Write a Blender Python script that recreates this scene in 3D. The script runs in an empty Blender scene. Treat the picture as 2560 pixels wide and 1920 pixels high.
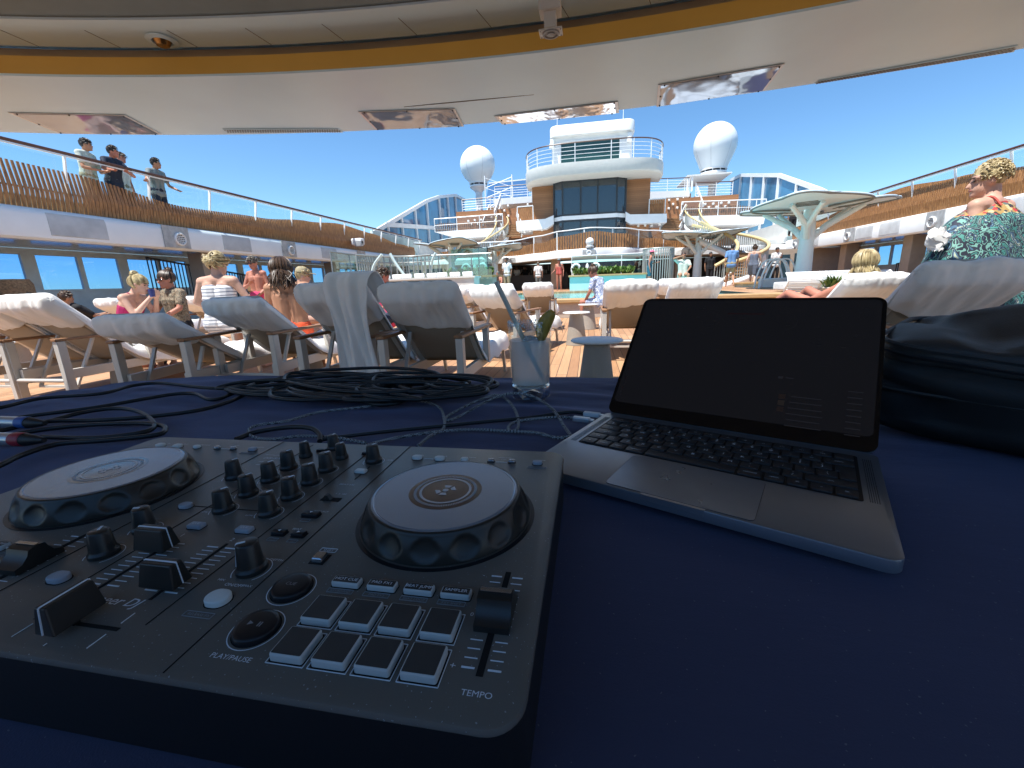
import bpy, math, random
from math import sin, cos, pi, sqrt, atan2, hypot
from mathutils import Vector, Matrix, noise
sc = bpy.context.scene
col = sc.collection
V = Vector
rad = math.radians
rnd = random.Random(11)

# ------------------------------------------------------------------ camera
# ship frame: +Y towards the bow tower, +X to the right, Z up, pool deck at z = 0
FPX, PITCH, ROLL, SYAW, HC = 1052.86, .2347204, .0350740, .1833805, 1.0
_cp, _sp, _c, _s = cos(PITCH), sin(PITCH), cos(ROLL), sin(ROLL)
_fw, _r, _d = V((0, _cp, -_sp)), V((1, 0, 0)), V((0, -_sp, -_cp))
_rows = [_c*_r + _s*_d, -_s*_r + _c*_d, _fw]
_S = Matrix.Rotation(SYAW, 3, 'Z')
CR, CD, CF = [_S @ v for v in _rows]
cam = bpy.data.objects.new('camera', bpy.data.cameras.new('camera'))
col.objects.link(cam)
_m = Matrix((CR, -CD, -CF)).transposed().to_4x4()
_m.translation = V((0, 0, HC))
cam.matrix_world = _m
cam.data.sensor_width = 36
cam.data.lens = 36*FPX/2560
cam.data.clip_start = .01
cam.data.clip_end = 12000
sc.camera = cam

def ray(x, y):
    return CR*((x-1280)/FPX) + CD*((y-960)/FPX) + CF
def PZ(x, y, z):
    d = ray(x, y); return V((0, 0, HC)) + d*((z-HC)/d.z)
def PY(x, y, Y):
    d = ray(x, y); return V((0, 0, HC)) + d*(Y/d.y)
def PX(x, y, X):
    d = ray(x, y); return V((0, 0, HC)) + d*(X/d.x)

# ------------------------------------------------------------------ light
SUN = V((-.27, -.30, 1)).normalized()
world = bpy.data.worlds.new('World'); sc.world = world
world.use_nodes = True
_nt = world.node_tree
_sky = _nt.nodes.new('ShaderNodeTexSky'); _sky.sky_type = 'NISHITA'
_sky.sun_disc = False
_sky.sun_elevation = math.asin(SUN.z)
_sky.sun_rotation = atan2(SUN.x, SUN.y) % (2*pi)
_sky.air_density = 1.15; _sky.dust_density = .0; _sky.altitude = 2600; _sky.ozone_density = 3.0
_bg = _nt.nodes['Background']; _bg.inputs['Strength'].default_value = .05
_hs = _nt.nodes.new('ShaderNodeHueSaturation'); _hs.inputs['Saturation'].default_value = 1.15; _hs.inputs['Hue'].default_value = .495
_nt.links.new(_sky.outputs[0], _hs.inputs['Color']); _nt.links.new(_hs.outputs[0], _bg.inputs['Color'])
sun = bpy.data.objects.new('sun', bpy.data.lights.new('sun', 'SUN'))
col.objects.link(sun)
sun.data.energy = 2.0; sun.data.angle = rad(.5); sun.data.color = (1, .97, .92)
sun.rotation_euler = SUN.to_track_quat('Z', 'Y').to_euler()
sc.view_settings.view_transform = 'Standard'
sc.view_settings.look = 'None'
sc.view_settings.exposure = 2.1
sc.view_settings.gamma = 1.0
sc.cycles.max_bounces = 10
sc.cycles.transparent_max_bounces = 24
sc.cycles.sample_clamp_indirect = 6.0
sc.cycles.caustics_reflective = False

# ------------------------------------------------------------------ materials
class NT:
    def __init__(s, m):
        m.use_nodes = True; s.t = m.node_tree; s.bsdf = s.t.nodes['Principled BSDF']; s.out = s.t.nodes['Material Output']
    def n(s, typ, ins={}, **props):
        x = s.t.nodes.new('ShaderNode'+typ)
        for k, v in props.items(): setattr(x, k, v)
        for k, v in ins.items(): s.set(x.inputs[k], v)
        return x
    def set(s, sock, v):
        if isinstance(v, bpy.types.NodeSocket): s.t.links.new(v, sock)
        elif isinstance(v, bpy.types.Node): s.t.links.new(v.outputs[0], sock)
        else:
            if hasattr(sock.default_value, '__len__') and not isinstance(v, str) and len(v) == 3 and len(sock.default_value) == 4: v = (*v, 1)
            sock.default_value = v
    def math(s, op, a, b=0.0, c=None):
        x = s.n('Math', {0: a, 1: b}, operation=op)
        if c is not None: s.set(x.inputs[2], c)
        return x.outputs[0]
    def mix(s, f, a, b):
        x = s.n('Mix', data_type='RGBA')
        s.set(x.inputs[0], f); s.set(x.inputs[6], a); s.set(x.inputs[7], b)
        return x.outputs[2]
    def coord(s, scale=(1, 1, 1), kind='Object', rot=(0, 0, 0)):
        tc = s.n('TexCoord')
        return s.n('Mapping', {'Vector': tc.outputs[kind], 'Scale': scale, 'Rotation': rot}).outputs[0]
    def noise(s, scale, detail=4, vec=None, rough=.55):
        x = s.n('TexNoise', {'Scale': scale, 'Detail': detail, 'Roughness': rough})
        if vec is not None: s.set(x.inputs['Vector'], vec)
        return x.outputs[0]
    def ramp(s, f, stops):
        x = s.n('ValToRGB', {0: f}); e = x.color_ramp.elements
        while len(e) < len(stops): e.new(.5)
        for k, (p, c) in zip(e, stops):
            k.position = p; k.color = (*c, 1) if len(c) == 3 else c
        return x.outputs[0]
    def bump(s, h, strength=.3, dist=.002):
        b = s.n('Bump', {'Height': h, 'Strength': strength, 'Distance': dist})
        s.set(s.bsdf.inputs['Normal'], b)
    def b(s, **k):
        for key, v in k.items(): s.set(s.bsdf.inputs[key.replace('_', ' ')], v)

MATS = {}
def M(name, c, rough=.5, metal=0., var=.12, vs=4., bump=0., bs=80., bd=.002, spec=.5, coat=0., c2=None, sheen=0., trans=0., ior=1.45, emit=None, est=1., rvar=.0, stretch=None):
    if name in MATS: return MATS[name]
    m = bpy.data.materials.new(name); n = NT(m); MATS[name] = m
    co = n.coord(stretch or (1, 1, 1))
    f = n.noise(vs, 5, co)
    f = n.ramp(f, [(.3, (0, 0, 0)), (.7, (1, 1, 1))])
    lo = tuple(x*(1-var) for x in c); hi = c2 or tuple(min(1, x*(1+var*.6)) for x in c)
    n.b(Base_Color=n.mix(f, lo, hi), Roughness=rough, Metallic=metal)
    n.bsdf.inputs['Specular IOR Level'].default_value = spec
    n.bsdf.inputs['IOR'].default_value = ior
    if coat: n.bsdf.inputs['Coat Weight'].default_value = coat; n.bsdf.inputs['Coat Roughness'].default_value = .08
    if sheen: n.bsdf.inputs['Sheen Weight'].default_value = sheen
    if trans: n.bsdf.inputs['Transmission Weight'].default_value = trans
    if rvar: n.b(Roughness=n.math('ADD', n.math('MULTIPLY', n.noise(vs*2.3, 5, co), rvar*2), rough-rvar))
    if bump: n.bump(n.noise(bs, 3, co), bump, bd)
    if emit: n.b(Emission_Color=emit); n.bsdf.inputs['Emission Strength'].default_value = est
    return m

def thin_glass(name, tint, refl=.12, rough=.0, graz=.7):
    """a pane: tinted see-through with a mirror reflection that grows at grazing angles"""
    if name in MATS: return MATS[name]
    m = bpy.data.materials.new(name); n = NT(m); MATS[name] = m
    tr = n.n('BsdfTransparent', {0: tint}); gl = n.n('BsdfGlossy', {'Color': (1, 1, 1), 'Roughness': rough})
    fr = n.n('LayerWeight', {'Blend': .5}); k = n.math('ADD', n.math('MULTIPLY', n.math('POWER', fr.outputs['Facing'], 4.0), graz), refl)
    mx = n.n('MixShader', {0: k, 1: tr, 2: gl}); n.t.links.new(mx.outputs[0], n.out.inputs[0])
    return m

# ------------------------------------------------------------------ mesh builder
class MB:
    def __init__(s): s.v = []; s.f = []; s.mi = []; s.m = 0
    def add(s, vs, fs, mtx=None):
        o = len(s.v)
        s.v += [tuple(mtx @ V(p)) if mtx else tuple(p) for p in vs]
        s.f += [tuple(i+o for i in f) for f in fs]; s.mi += [s.m]*len(fs)
        return s
    def box(s, a, b, mtx=None):
        (x0, y0, z0), (x1, y1, z1) = a, b
        return s.add([(x0,y0,z0),(x1,y0,z0),(x1,y1,z0),(x0,y1,z0),(x0,y0,z1),(x1,y0,z1),(x1,y1,z1),(x0,y1,z1)],
                     [(3,2,1,0),(4,5,6,7),(0,1,5,4),(1,2,6,5),(2,3,7,6),(3,0,4,7)], mtx)
    def cbox(s, c, sz, mtx=None):
        c = V(c); h = V(sz)/2; return s.box(c-h, c+h, mtx)
    def prism(s, poly, z0, z1, mtx=None):
        n = len(poly)
        vs = [(x, y, z0) for x, y in poly]+[(x, y, z1) for x, y in poly]
        return s.add(vs, [tuple(range(n-1, -1, -1)), tuple(range(n, 2*n))]+[(i, (i+1) % n, n+(i+1) % n, n+i) for i in range(n)], mtx)
    def extrude(s, poly, path_fn):
        """poly of (a,b); path_fn list of functions giving a point for (a,b)"""
        n = len(poly); k = len(path_fn)
        vs = [tuple(fn(a, b)) for fn in path_fn for a, b in poly]
        fs = [(i*n+j, i*n+(j+1) % n, (i+1)*n+(j+1) % n, (i+1)*n+j) for i in range(k-1) for j in range(n)]
        fs += [tuple(range(n-1, -1, -1)), tuple((k-1)*n+j for j in range(n))]
        return s.add(vs, fs)
    def bar(s, p, q, w, h, up=(0, 0, 1)):
        p, q = V(p), V(q); d = (q-p); L = d.length
        if L < 1e-6: return s
        d.normalize(); u = V(up)
        if abs(d.dot(u)) > .98: u = V((0, 1, 0))
        sx = d.cross(u).normalized(); sy = sx.cross(d).normalized()
        m = Matrix((sx, d, sy)).transposed().to_4x4(); m.translation = p
        return s.box((-w/2, 0, -h/2), (w/2, L, h/2), m)
    def tube(s, pts, r, n=8, closed=False, radii=None, caps=True):
        pts = [V(p) for p in pts]; k = len(pts); o = len(s.v); prev = None
        for i, p in enumerate(pts):
            a = pts[(i-1) % k] if (closed or i > 0) else p
            b = pts[(i+1) % k] if (closed or i < k-1) else p
            t = (b-a).normalized() if (b-a).length > 1e-9 else V((0, 0, 1))
            if prev is None:
                u = V((0, 0, 1)) if abs(t.z) < .9 else V((1, 0, 0))
                x = t.cross(u).normalized()
            else:
                x = (prev - t*prev.dot(t))
                x = x.normalized() if x.length > 1e-6 else t.orthogonal().normalized()
            prev = x; y = t.cross(x); rr = radii[i] if radii else r
            for j in range(n):
                a_ = 2*pi*j/n; s.v.append(tuple(p+(x*cos(a_)+y*sin(a_))*rr))
        for i in range(k if closed else k-1):
            for j in range(n):
                s.f.append((o+i*n+j, o+i*n+(j+1) % n, o+((i+1) % k)*n+(j+1) % n, o+((i+1) % k)*n+j)); s.mi.append(s.m)
        if caps and not closed:
            s.f.append(tuple(o+j for j in range(n-1, -1, -1))); s.mi.append(s.m)
            s.f.append(tuple(o+(k-1)*n+j for j in range(n))); s.mi.append(s.m)
        return s
    def lathe(s, prof, n=32, mtx=None, a0=0, a1=2*pi, cap=False):
        full = abs(a1-a0-2*pi) < 1e-6; k = len(prof); na = n if full else n+1
        vs = [(r*cos(a0+(a1-a0)*j/n), r*sin(a0+(a1-a0)*j/n), z) for j in range(na) for r, z in prof]
        fs = [(j*k+i, ((j+1) % na)*k+i, ((j+1) % na)*k+i+1, j*k+i+1) for j in range(n) for i in range(k-1)]
        if cap: fs += [tuple(j*k for j in range(na-1, -1, -1)), tuple(j*k+k-1 for j in range(na))]
        return s.add(vs, fs, mtx)
    def sphere(s, c, r, n=16, m=10, sc_=(1, 1, 1), mtx=None):
        vs = [(0, 0, -1)]+[(cos(2*pi*j/n)*sin(pi*i/m), sin(2*pi*j/n)*sin(pi*i/m), -cos(pi*i/m)) for i in range(1, m) for j in range(n)]+[(0, 0, 1)]
        fs = [(0, 1+(j+1) % n, 1+j) for j in range(n)]
        fs += [(1+(i-1)*n+j, 1+(i-1)*n+(j+1) % n, 1+i*n+(j+1) % n, 1+i*n+j) for i in range(1, m-1) for j in range(n)]
        t = len(vs)-1; fs += [(t, 1+(m-2)*n+j, 1+(m-2)*n+(j+1) % n) for j in range(n)]
        c = V(c); vs = [tuple(V((x*r*sc_[0], y*r*sc_[1], z*r*sc_[2]))) for x, y, z in vs]
        mm = Matrix.Translation(c) @ (mtx if mtx else Matrix())
        return s.add(vs, fs, mm)
    def cap(s, p, q, r0, r1, n=10):
        """tapered capsule"""
        p, q = V(p), V(q); d = (q-p); L = d.length
        if L < 1e-6: return s.sphere(p, r0, n, 6)
        d.normalize(); pts = []; rs = []
        for a in (-80, -45, -15): pts.append(p+d*r0*sin(rad(a))); rs.append(r0*cos(rad(a)))
        for a in (15, 45, 80): pts.append(q+d*r1*sin(rad(a))); rs.append(r1*cos(rad(a)))
        return s.tube(pts, 0, n, radii=rs)
    def grid(s, fn, nu, nv, cu=False, cv=False):
        vs = [tuple(fn(i/(nu if cu else nu-1), j/(nv if cv else nv-1))) for i in range(nu) for j in range(nv)]
        fs = [(i*nv+j, ((i+1) % nu)*nv+j, ((i+1) % nu)*nv+(j+1) % nv, i*nv+(j+1) % nv) for i in range(nu if cu else nu-1) for j in range(nv if cv else nv-1)]
        return s.add(vs, fs)
    def rrect(s, w, h, r, z0, z1, n=5, mtx=None, top=0.):
        """rounded slab centred on 0; top = inset of a bevelled top edge"""
        def ring(dw, z):
            P = []
            for cx, cy, a in ((1, 1, 0), (-1, 1, 90), (-1, -1, 180), (1, -1, 270)):
                for i in range(n+1):
                    t = rad(a+90*i/n); rr = max(r-dw, .0002)
                    P.append((cx*(w/2-r)+rr*cos(t), cy*(h/2-r)+rr*sin(t), z))
            return P
        rings = [ring(0, z0), ring(0, z1-top)]
        if top: rings += [ring(top*.3, z1-top*.3), ring(top, z1)]
        k = len(rings[0]); vs = [p for q in rings for p in q]
        fs = [(i*k+j, i*k+(j+1) % k, (i+1)*k+(j+1) % k, (i+1)*k+j) for i in range(len(rings)-1) for j in range(k)]
        fs += [tuple(range(k-1, -1, -1)), tuple((len(rings)-1)*k+j for j in range(k))]
        return s.add(vs, fs, mtx)
    def mesh(s, me, mtx):
        return s.add([v.co for v in me.vertices], [tuple(p.vertices) for p in me.polygons], mtx)
    def build(s, name, mat, parent=None, smooth=30, bevel=0., solid=0., sub=0, remesh=0., relax=0):
        me = bpy.data.meshes.new(name); me.from_pydata(s.v, [], s.f)
        for m in (mat if isinstance(mat, (list, tuple)) else [mat]): me.materials.append(m)
        if isinstance(mat, (list, tuple)): me.polygons.foreach_set('material_index', s.mi)
        me.update()
        if smooth:
            me.shade_smooth()
            if smooth < 180 and not remesh: me.set_sharp_from_angle(angle=rad(smooth))
        o = bpy.data.objects.new(name, me); col.objects.link(o)
        if parent: o.parent = parent
        if remesh:
            r = o.modifiers.new('remesh', 'REMESH'); r.mode = 'VOXEL'; r.voxel_size = remesh; r.use_smooth_shade = True
            if relax: k = o.modifiers.new('smooth', 'SMOOTH'); k.factor = .6; k.iterations = relax
        if solid: k = o.modifiers.new('solidify', 'SOLIDIFY'); k.thickness = solid; k.offset = 0
        if bevel: k = o.modifiers.new('bevel', 'BEVEL'); k.width = bevel; k.segments = 2; k.limit_method = 'ANGLE'
        if sub: k = o.modifiers.new('subsurf', 'SUBSURF'); k.levels = k.render_levels = sub
        return o

def tag(o, label=None, cat=None, group=None, kind=None):
    for k, v in (('label', label), ('category', cat), ('group', group), ('kind', kind)):
        if v: o[k] = v
    return o
def thing(name, label, cat, loc=(0, 0, 0), rot=0., group=None):
    o = bpy.data.objects.new(name, None); col.objects.link(o); o.empty_display_size = .05
    o.location = loc; o.rotation_euler = (0, 0, rot)
    return tag(o, label, cat, group)
def interp(pts, x):
    if x <= pts[0][0]: return pts[0][1]
    for (a, b), (c, d) in zip(pts, pts[1:]):
        if x <= c:
            t = (x-a)/(c-a); t = t*t*(3-2*t); return b+(d-b)*t
    return pts[-1][1]
def spline(pts, n=8, closed=False):
    P = [V(p) for p in pts]; k = len(P); out = []
    for i in range(k if closed else k-1):
        p0 = P[(i-1) % k] if (closed or i) else P[0]*2-P[1]
        p1, p2 = P[i], P[(i+1) % k]
        p3 = P[(i+2) % k] if (closed or i < k-2) else P[-1]*2-P[-2]
        for j in range(n):
            t = j/n
            out.append(.5*((2*p1)+(p2-p0)*t+(2*p0-5*p1+4*p2-p3)*t*t+(3*p1-p0-3*p2+p3)*t**3))
    if not closed: out.append(P[-1])
    return out
_txt = {}
def text_mesh(s):
    if s not in _txt:
        cu = bpy.data.curves.new('lettering', 'FONT'); cu.body = s; cu.size = 1; cu.align_x = 'CENTER'; cu.align_y = 'CENTER'; cu.resolution_u = 3
        o = bpy.data.objects.new('lettering', cu); col.objects.link(o)
        me = bpy.data.meshes.new_from_object(o.evaluated_get(bpy.context.evaluated_depsgraph_get()))
        bpy.data.objects.remove(o); _txt[s] = me
    return _txt[s]

# shared materials
white = M('white_paint', (.80, .81, .80), .35, var=.06, vs=1.5, bump=.03, bs=8, bd=.01)
white_soft = M('offwhite_paint', (.68, .68, .65), .45, var=.08, vs=1.2)
grey_soffit = M('soffit_paint', (.42, .42, .43), .4, var=.1, vs=1.3, bump=.05, bs=5, bd=.02)
dark_metal = M('dark_metal', (.035, .035, .04), .4, .3)
rail_wood = M('handrail_wood', (.10, .045, .03), .4, var=.3, vs=9)
glass_clear = thin_glass('clear_glass', (.80, .90, .90), .03, graz=.10)
glass_aqua = thin_glass('aqua_glass', (.62, .85, .82), .12)
glass_blue = thin_glass('blue_window_glass', (.14, .36, .70), .04)

def wood_clad(name, c1, c2, step=.12, axis=2, gap=.05):
    """horizontal boards"""
    m = bpy.data.materials.new(name); n = NT(m); MATS[name] = m
    tc = n.n('TexCoord').outputs['Object']; sp = n.n('SeparateXYZ', {0: tc})
    q = n.math('DIVIDE', sp.outputs[axis], step)
    fr = n.math('FRACT', q); fl = n.math('FLOOR', q)
    wn = n.n('TexWhiteNoise', {'W': fl}, noise_dimensions='1D')
    g = n.noise(3, 6, n.coord((1, 1, 14) if axis == 2 else (14, 1, 1)))
    f = n.math('ADD', n.math('MULTIPLY', wn.outputs[0], .55), n.math('MULTIPLY', g, .5))
    c = n.mix(f, c1, c2)
    ln = n.math('LESS_THAN', fr, gap)
    n.b(Base_Color=n.mix(ln, c, tuple(x*.35 for x in c1)), Roughness=.5)
    return m
clad = wood_clad('wood_cladding', (.27, .115, .045), (.43, .20, .085))
slat_wood = M('slat_wood', (.30, .13, .045), .45, var=.45, vs=9, c2=(.46, .22, .08), stretch=(3, 3, .4))
# ================================================================== decks, sea, canopy
def teak_mat():
    m = bpy.data.materials.new('teak_deck'); n = NT(m)
    tc = n.n('TexCoord').outputs['Object']; sp = n.n('SeparateXYZ', {0: tc})
    q = n.math('DIVIDE', sp.outputs[0], .115)
    fr = n.math('FRACT', q); fl = n.math('FLOOR', q)
    wn = n.n('TexWhiteNoise', {'W': fl}, noise_dimensions='1D')
    # butt joints: shift each plank
    yy = n.math('DIVIDE', n.math('ADD', sp.outputs[1], n.math('MULTIPLY', wn.outputs[0], 7)), 2.4)
    fy = n.math('FLOOR', yy)
    w2 = n.n('TexWhiteNoise', {'Vector': n.n('CombineXYZ', {0: fl, 1: fy})}, noise_dimensions='2D')
    g = n.noise(6, 7, n.coord((9, .5, 1)))
    g2 = n.noise(1.1, 3, n.coord())
    f = n.math('ADD', n.math('MULTIPLY', w2.outputs[0], .5), n.math('MULTIPLY', g, .5))
    f = n.math('ADD', f, n.math('MULTIPLY', n.math('SUBTRACT', g2, .5), .4))
    c = n.ramp(f, [(.1, (.29, .145, .068)), (.5, (.41, .222, .11)), (.9, (.51, .31, .17))])
    gap = n.math('ADD', n.math('LESS_THAN', fr, .05), n.math('LESS_THAN', n.math('FRACT', yy), .003))
    gap = n.math('MINIMUM', gap, 1)
    n.b(Base_Color=n.mix(gap, c, (.012, .010, .009)), Roughness=.6)
    n.bump(n.math('SUBTRACT', n.math('MULTIPLY', g, .3), gap), .4, .003)
    return m
teak = teak_mat()
d = MB()
d.add([(-17, -9, 0), (17, -9, 0), (17, 48, 0), (-17, 48, 0)], [(0, 1, 2, 3)])
tag(d.build('pool_deck', teak), kind='structure')
sea = MB(); sea.add([(-6000, -6000, -24), (6000, -6000, -24), (6000, 6000, -24), (-6000, 6000, -24)], [(0, 1, 2, 3)])
tag(sea.build('sea', M('sea_water', (.01, .07, .14), .12, var=.3, vs=.02, bump=.6, bs=.3, bd=.4)), kind='structure')
hull = MB()
for x in (-16.6, 16.4): hull.box((x, -30, -23), (x+.2, 60, -.02))
tag(hull.build('hull_side', white), kind='structure')

C0 = V((-.08, -7.55, 0)); A0, A1 = rad(66), rad(122)
canopy = thing('roof_canopy', 'grey curved canopy overhead with gold cove strip along its underside', 'canopy', C0)
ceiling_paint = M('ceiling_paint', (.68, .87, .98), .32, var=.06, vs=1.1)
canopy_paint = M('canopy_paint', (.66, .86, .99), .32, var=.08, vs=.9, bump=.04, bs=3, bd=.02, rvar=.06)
MB().lathe([(10.27, 2.262), (10.27, 2.25), (10.82, 2.25), (11.15, 2.22), (11.19, 2.25), (11.2, 2.8)], 160, a0=A0, a1=A1).build('outer_ring', canopy_paint, canopy, smooth=20)
gold = M('gold_cove', (.46, .265, .075), .4, var=.15, vs=1.2, emit=(.75, .36, .03), est=.02)
MB().lathe([(10.30, 2.40), (10.285, 2.358)], 160, a0=A0, a1=A1).build('cove_painted_shade', M('cove_shade_brown', (.34, .25, .15), .5), canopy)  # brown band paints in the shade along the top of the gold strip
MB().lathe([(10.285, 2.358), (10.272, 2.262)], 160, a0=A0, a1=A1).build('cove_strip', gold, canopy)
cp = MB()
cp.lathe([(10.272, 2.40), (10.10, 2.40), (9.98, 2.385), (9.98, 2.40)], 160, a0=A0, a1=A1)
cp.m = 1
for k in range(24):
    a = rad(66.5+k*2.4); u = V((cos(a), sin(a), 0)); t = V((-sin(a), cos(a), 0))
    p = u*10.10; q = u*10.27 - t*.05
    cp.bar(p+V((0, 0, 2.3995)), q+V((0, 0, 2.3995)), .0022, .002)
cp.build('ceiling_ring', [ceiling_paint, M('seam', (.1, .1, .1), .8)], canopy, smooth=20)
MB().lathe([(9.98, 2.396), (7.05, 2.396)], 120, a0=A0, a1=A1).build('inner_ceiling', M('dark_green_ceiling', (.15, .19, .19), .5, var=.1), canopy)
MB().lathe([(11.2, 2.8), (7.05, 2.9), (7.05, 2.396)], 120, a0=A0, a1=A1).build('roof_skin', white, canopy)
def on_lip(px, py, off=0.):
    z = 2.235
    for _ in range(6):
        p = PZ(px, py, z); r = (p-C0).xy.length
        z = 2.25-.03*(r-10.82)/.33-off
    return p-C0
mirror = M('wavy_mirror', (.38, .48, .62), .05, .5, var=.02, vs=1, bump=.35, bs=1.6, bd=.03)
clearlamp = M('clear_panel', (.78, .82, .88), .08, .6, var=.05, vs=2, bump=.5, bs=4, bd=.02)
grille_mat = M('grille', (.30, .30, .31), .5, var=.1)
def lip_panel(q, mat, nm='mirror_panel'):
    P = [on_lip(*p, .003) for p in q]; dn = V((0, 0, -.006)); b = MB()
    b.m = 1
    b.add([*P, *[p+dn*.6 for p in P]], [(0, 1, 2, 3), (4, 5, 6, 7)]+[(i, (i+1) % 4, 4+(i+1) % 4, 4+i) for i in range(4)])
    c = sum(P, V())/4; b.m = 0
    I = [p.lerp(c, .05)+dn for p in P]
    nu, nv = 16, 8
    b.grid(lambda u, v: (I[0].lerp(I[1], u)).lerp(I[3].lerp(I[2], u), v), nu, nv)
    b.m = 2
    for i in range(4):
        for t in (.03, .5):
            b.sphere(P[i].lerp(P[(i+1) % 4], t).lerp(c, .06)+dn, .006, 8, 4)
    b.build(nm, [mat, M('panel_frame', (.7, .7, .71), .3, .2), dark_metal], canopy)
lip_panel([(20, 281), (312, 287), (405, 335), (150, 333)], mirror)
lip_panel([(895, 279), (1137, 271), (1160, 315), (940, 324)], mirror)
lip_panel([(1235, 290), (1545, 253), (1548, 281), (1255, 310)], clearlamp, 'clear_panel')
lip_panel([(1645, 212), (1962, 159), (1912, 225), (1641, 266)], mirror)
def lip_grille(q, n):
    P = [on_lip(*p, .002) for p in q]; b = MB()
    dn = V((0, 0, -.004))
    b.add([*P, *[p+dn for p in P]], [(0, 1, 2, 3), (4, 5, 6, 7)]+[(i, (i+1) % 4, 4+(i+1) % 4, 4+i) for i in range(4)])
    b.m = 1
    for i in range(n):
        for j in range(3):
            u = (i+.5+(j % 2)*.5)/(n+.5); v = .22+.28*j
            p = P[0].lerp(P[1], u).lerp(P[3].lerp(P[2], u), v)+dn*1.4
            b.add([p+V((cos(k*pi/3)*.009, sin(k*pi/3)*.007, 0)) for k in range(6)], [(5, 4, 3, 2, 1, 0)])
    b.build('vent_grille', [canopy_paint, dark_metal], canopy)
lip_grille([(556, 322), (846, 321), (858, 330), (570, 331)], 46)
lip_grille([(2045, 202), (2545, 113), (2535, 128), (2038, 209)], 56)
b = MB(); pa, pb = on_lip(1010, 267), on_lip(1335, 236)
for i in range(14):
    q0, q1 = pa.lerp(pb, i/14), pa.lerp(pb, (i+1)/14); w = .012*sin(pi*(i+.7)/15)
    b.bar(q0+V((0, 0, -.001)), q1+V((0, 0, -.001)), max(.002, w), .003)
b.build('panel_gap', MATS['seam'], canopy)
# ceiling fittings
p = PZ(1376, 36, 2.34)
spk = thing('ceiling_speaker', 'small white box speaker fixed under the canopy beside the gold strip', 'speaker', p, -.02)
MB().box((-.055, -.05, 0), (.055, .05, .06)).build('housing', white_soft, spk, bevel=.004)
pl = MB().box((-.06, -.02, -.075), (.06, .055, -.067)); pl.m = 1
pl.lathe([(.045, -.076), (.043, -.082), (.035, -.082), (.035, -.078), (.022, -.078), (.02, -.084), (.0, -.084)], 20, Matrix.Translation((0, .02, 0)))
for x in (-.052, .052):
    for y in (-.012, .047): pl.sphere((x, y, -.076), .004, 8, 4)
pl.build('face_plate', [white_soft, M('speaker_grey', (.25, .25, .26), .4)], spk)
MB().box((-.03, -.03, -.068), (.03, .03, .001)).build('bracket', white_soft, spk)
p = PZ(405, 100, 2.398)
dl = thing('ceiling_downlight', 'round recessed brass downlight in the canopy ceiling', 'light', p)
MB().lathe([(.075, 0), (.078, -.006), (.05, -.012), (.045, -.004)], 28).build('trim_ring', canopy_paint, dl)
MB().lathe([(.045, -.004), (.03, -.03), (.0, -.034)], 20).build('lens', M('brass', (.28, .16, .06), .25, .9), dl)
bw = MB(); bw.box((-2.6, -1.75, .004), (2.4, -1.6, 1.45))  # unseen block added behind the camera, keeps low rear light off front faces
tag(bw.build('rear_light_block', M('light_block_paint', (.07, .07, .075), .6)), 'dark low block added out of view under the canopy to stop rear light', 'counter')
# posts carrying the back of the canopy
for k, (a, lab) in enumerate(((69, 'white canopy post behind the table on the right'), (119, 'white canopy post behind the table on the left'))):
    p = C0+V((cos(rad(a))*7.2, sin(rad(a))*7.2, .004))
    tag(MB().tube([p, p+V((0, 0, 2.39))], .09, 14).build('canopy_post', white), lab, 'post')

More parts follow.
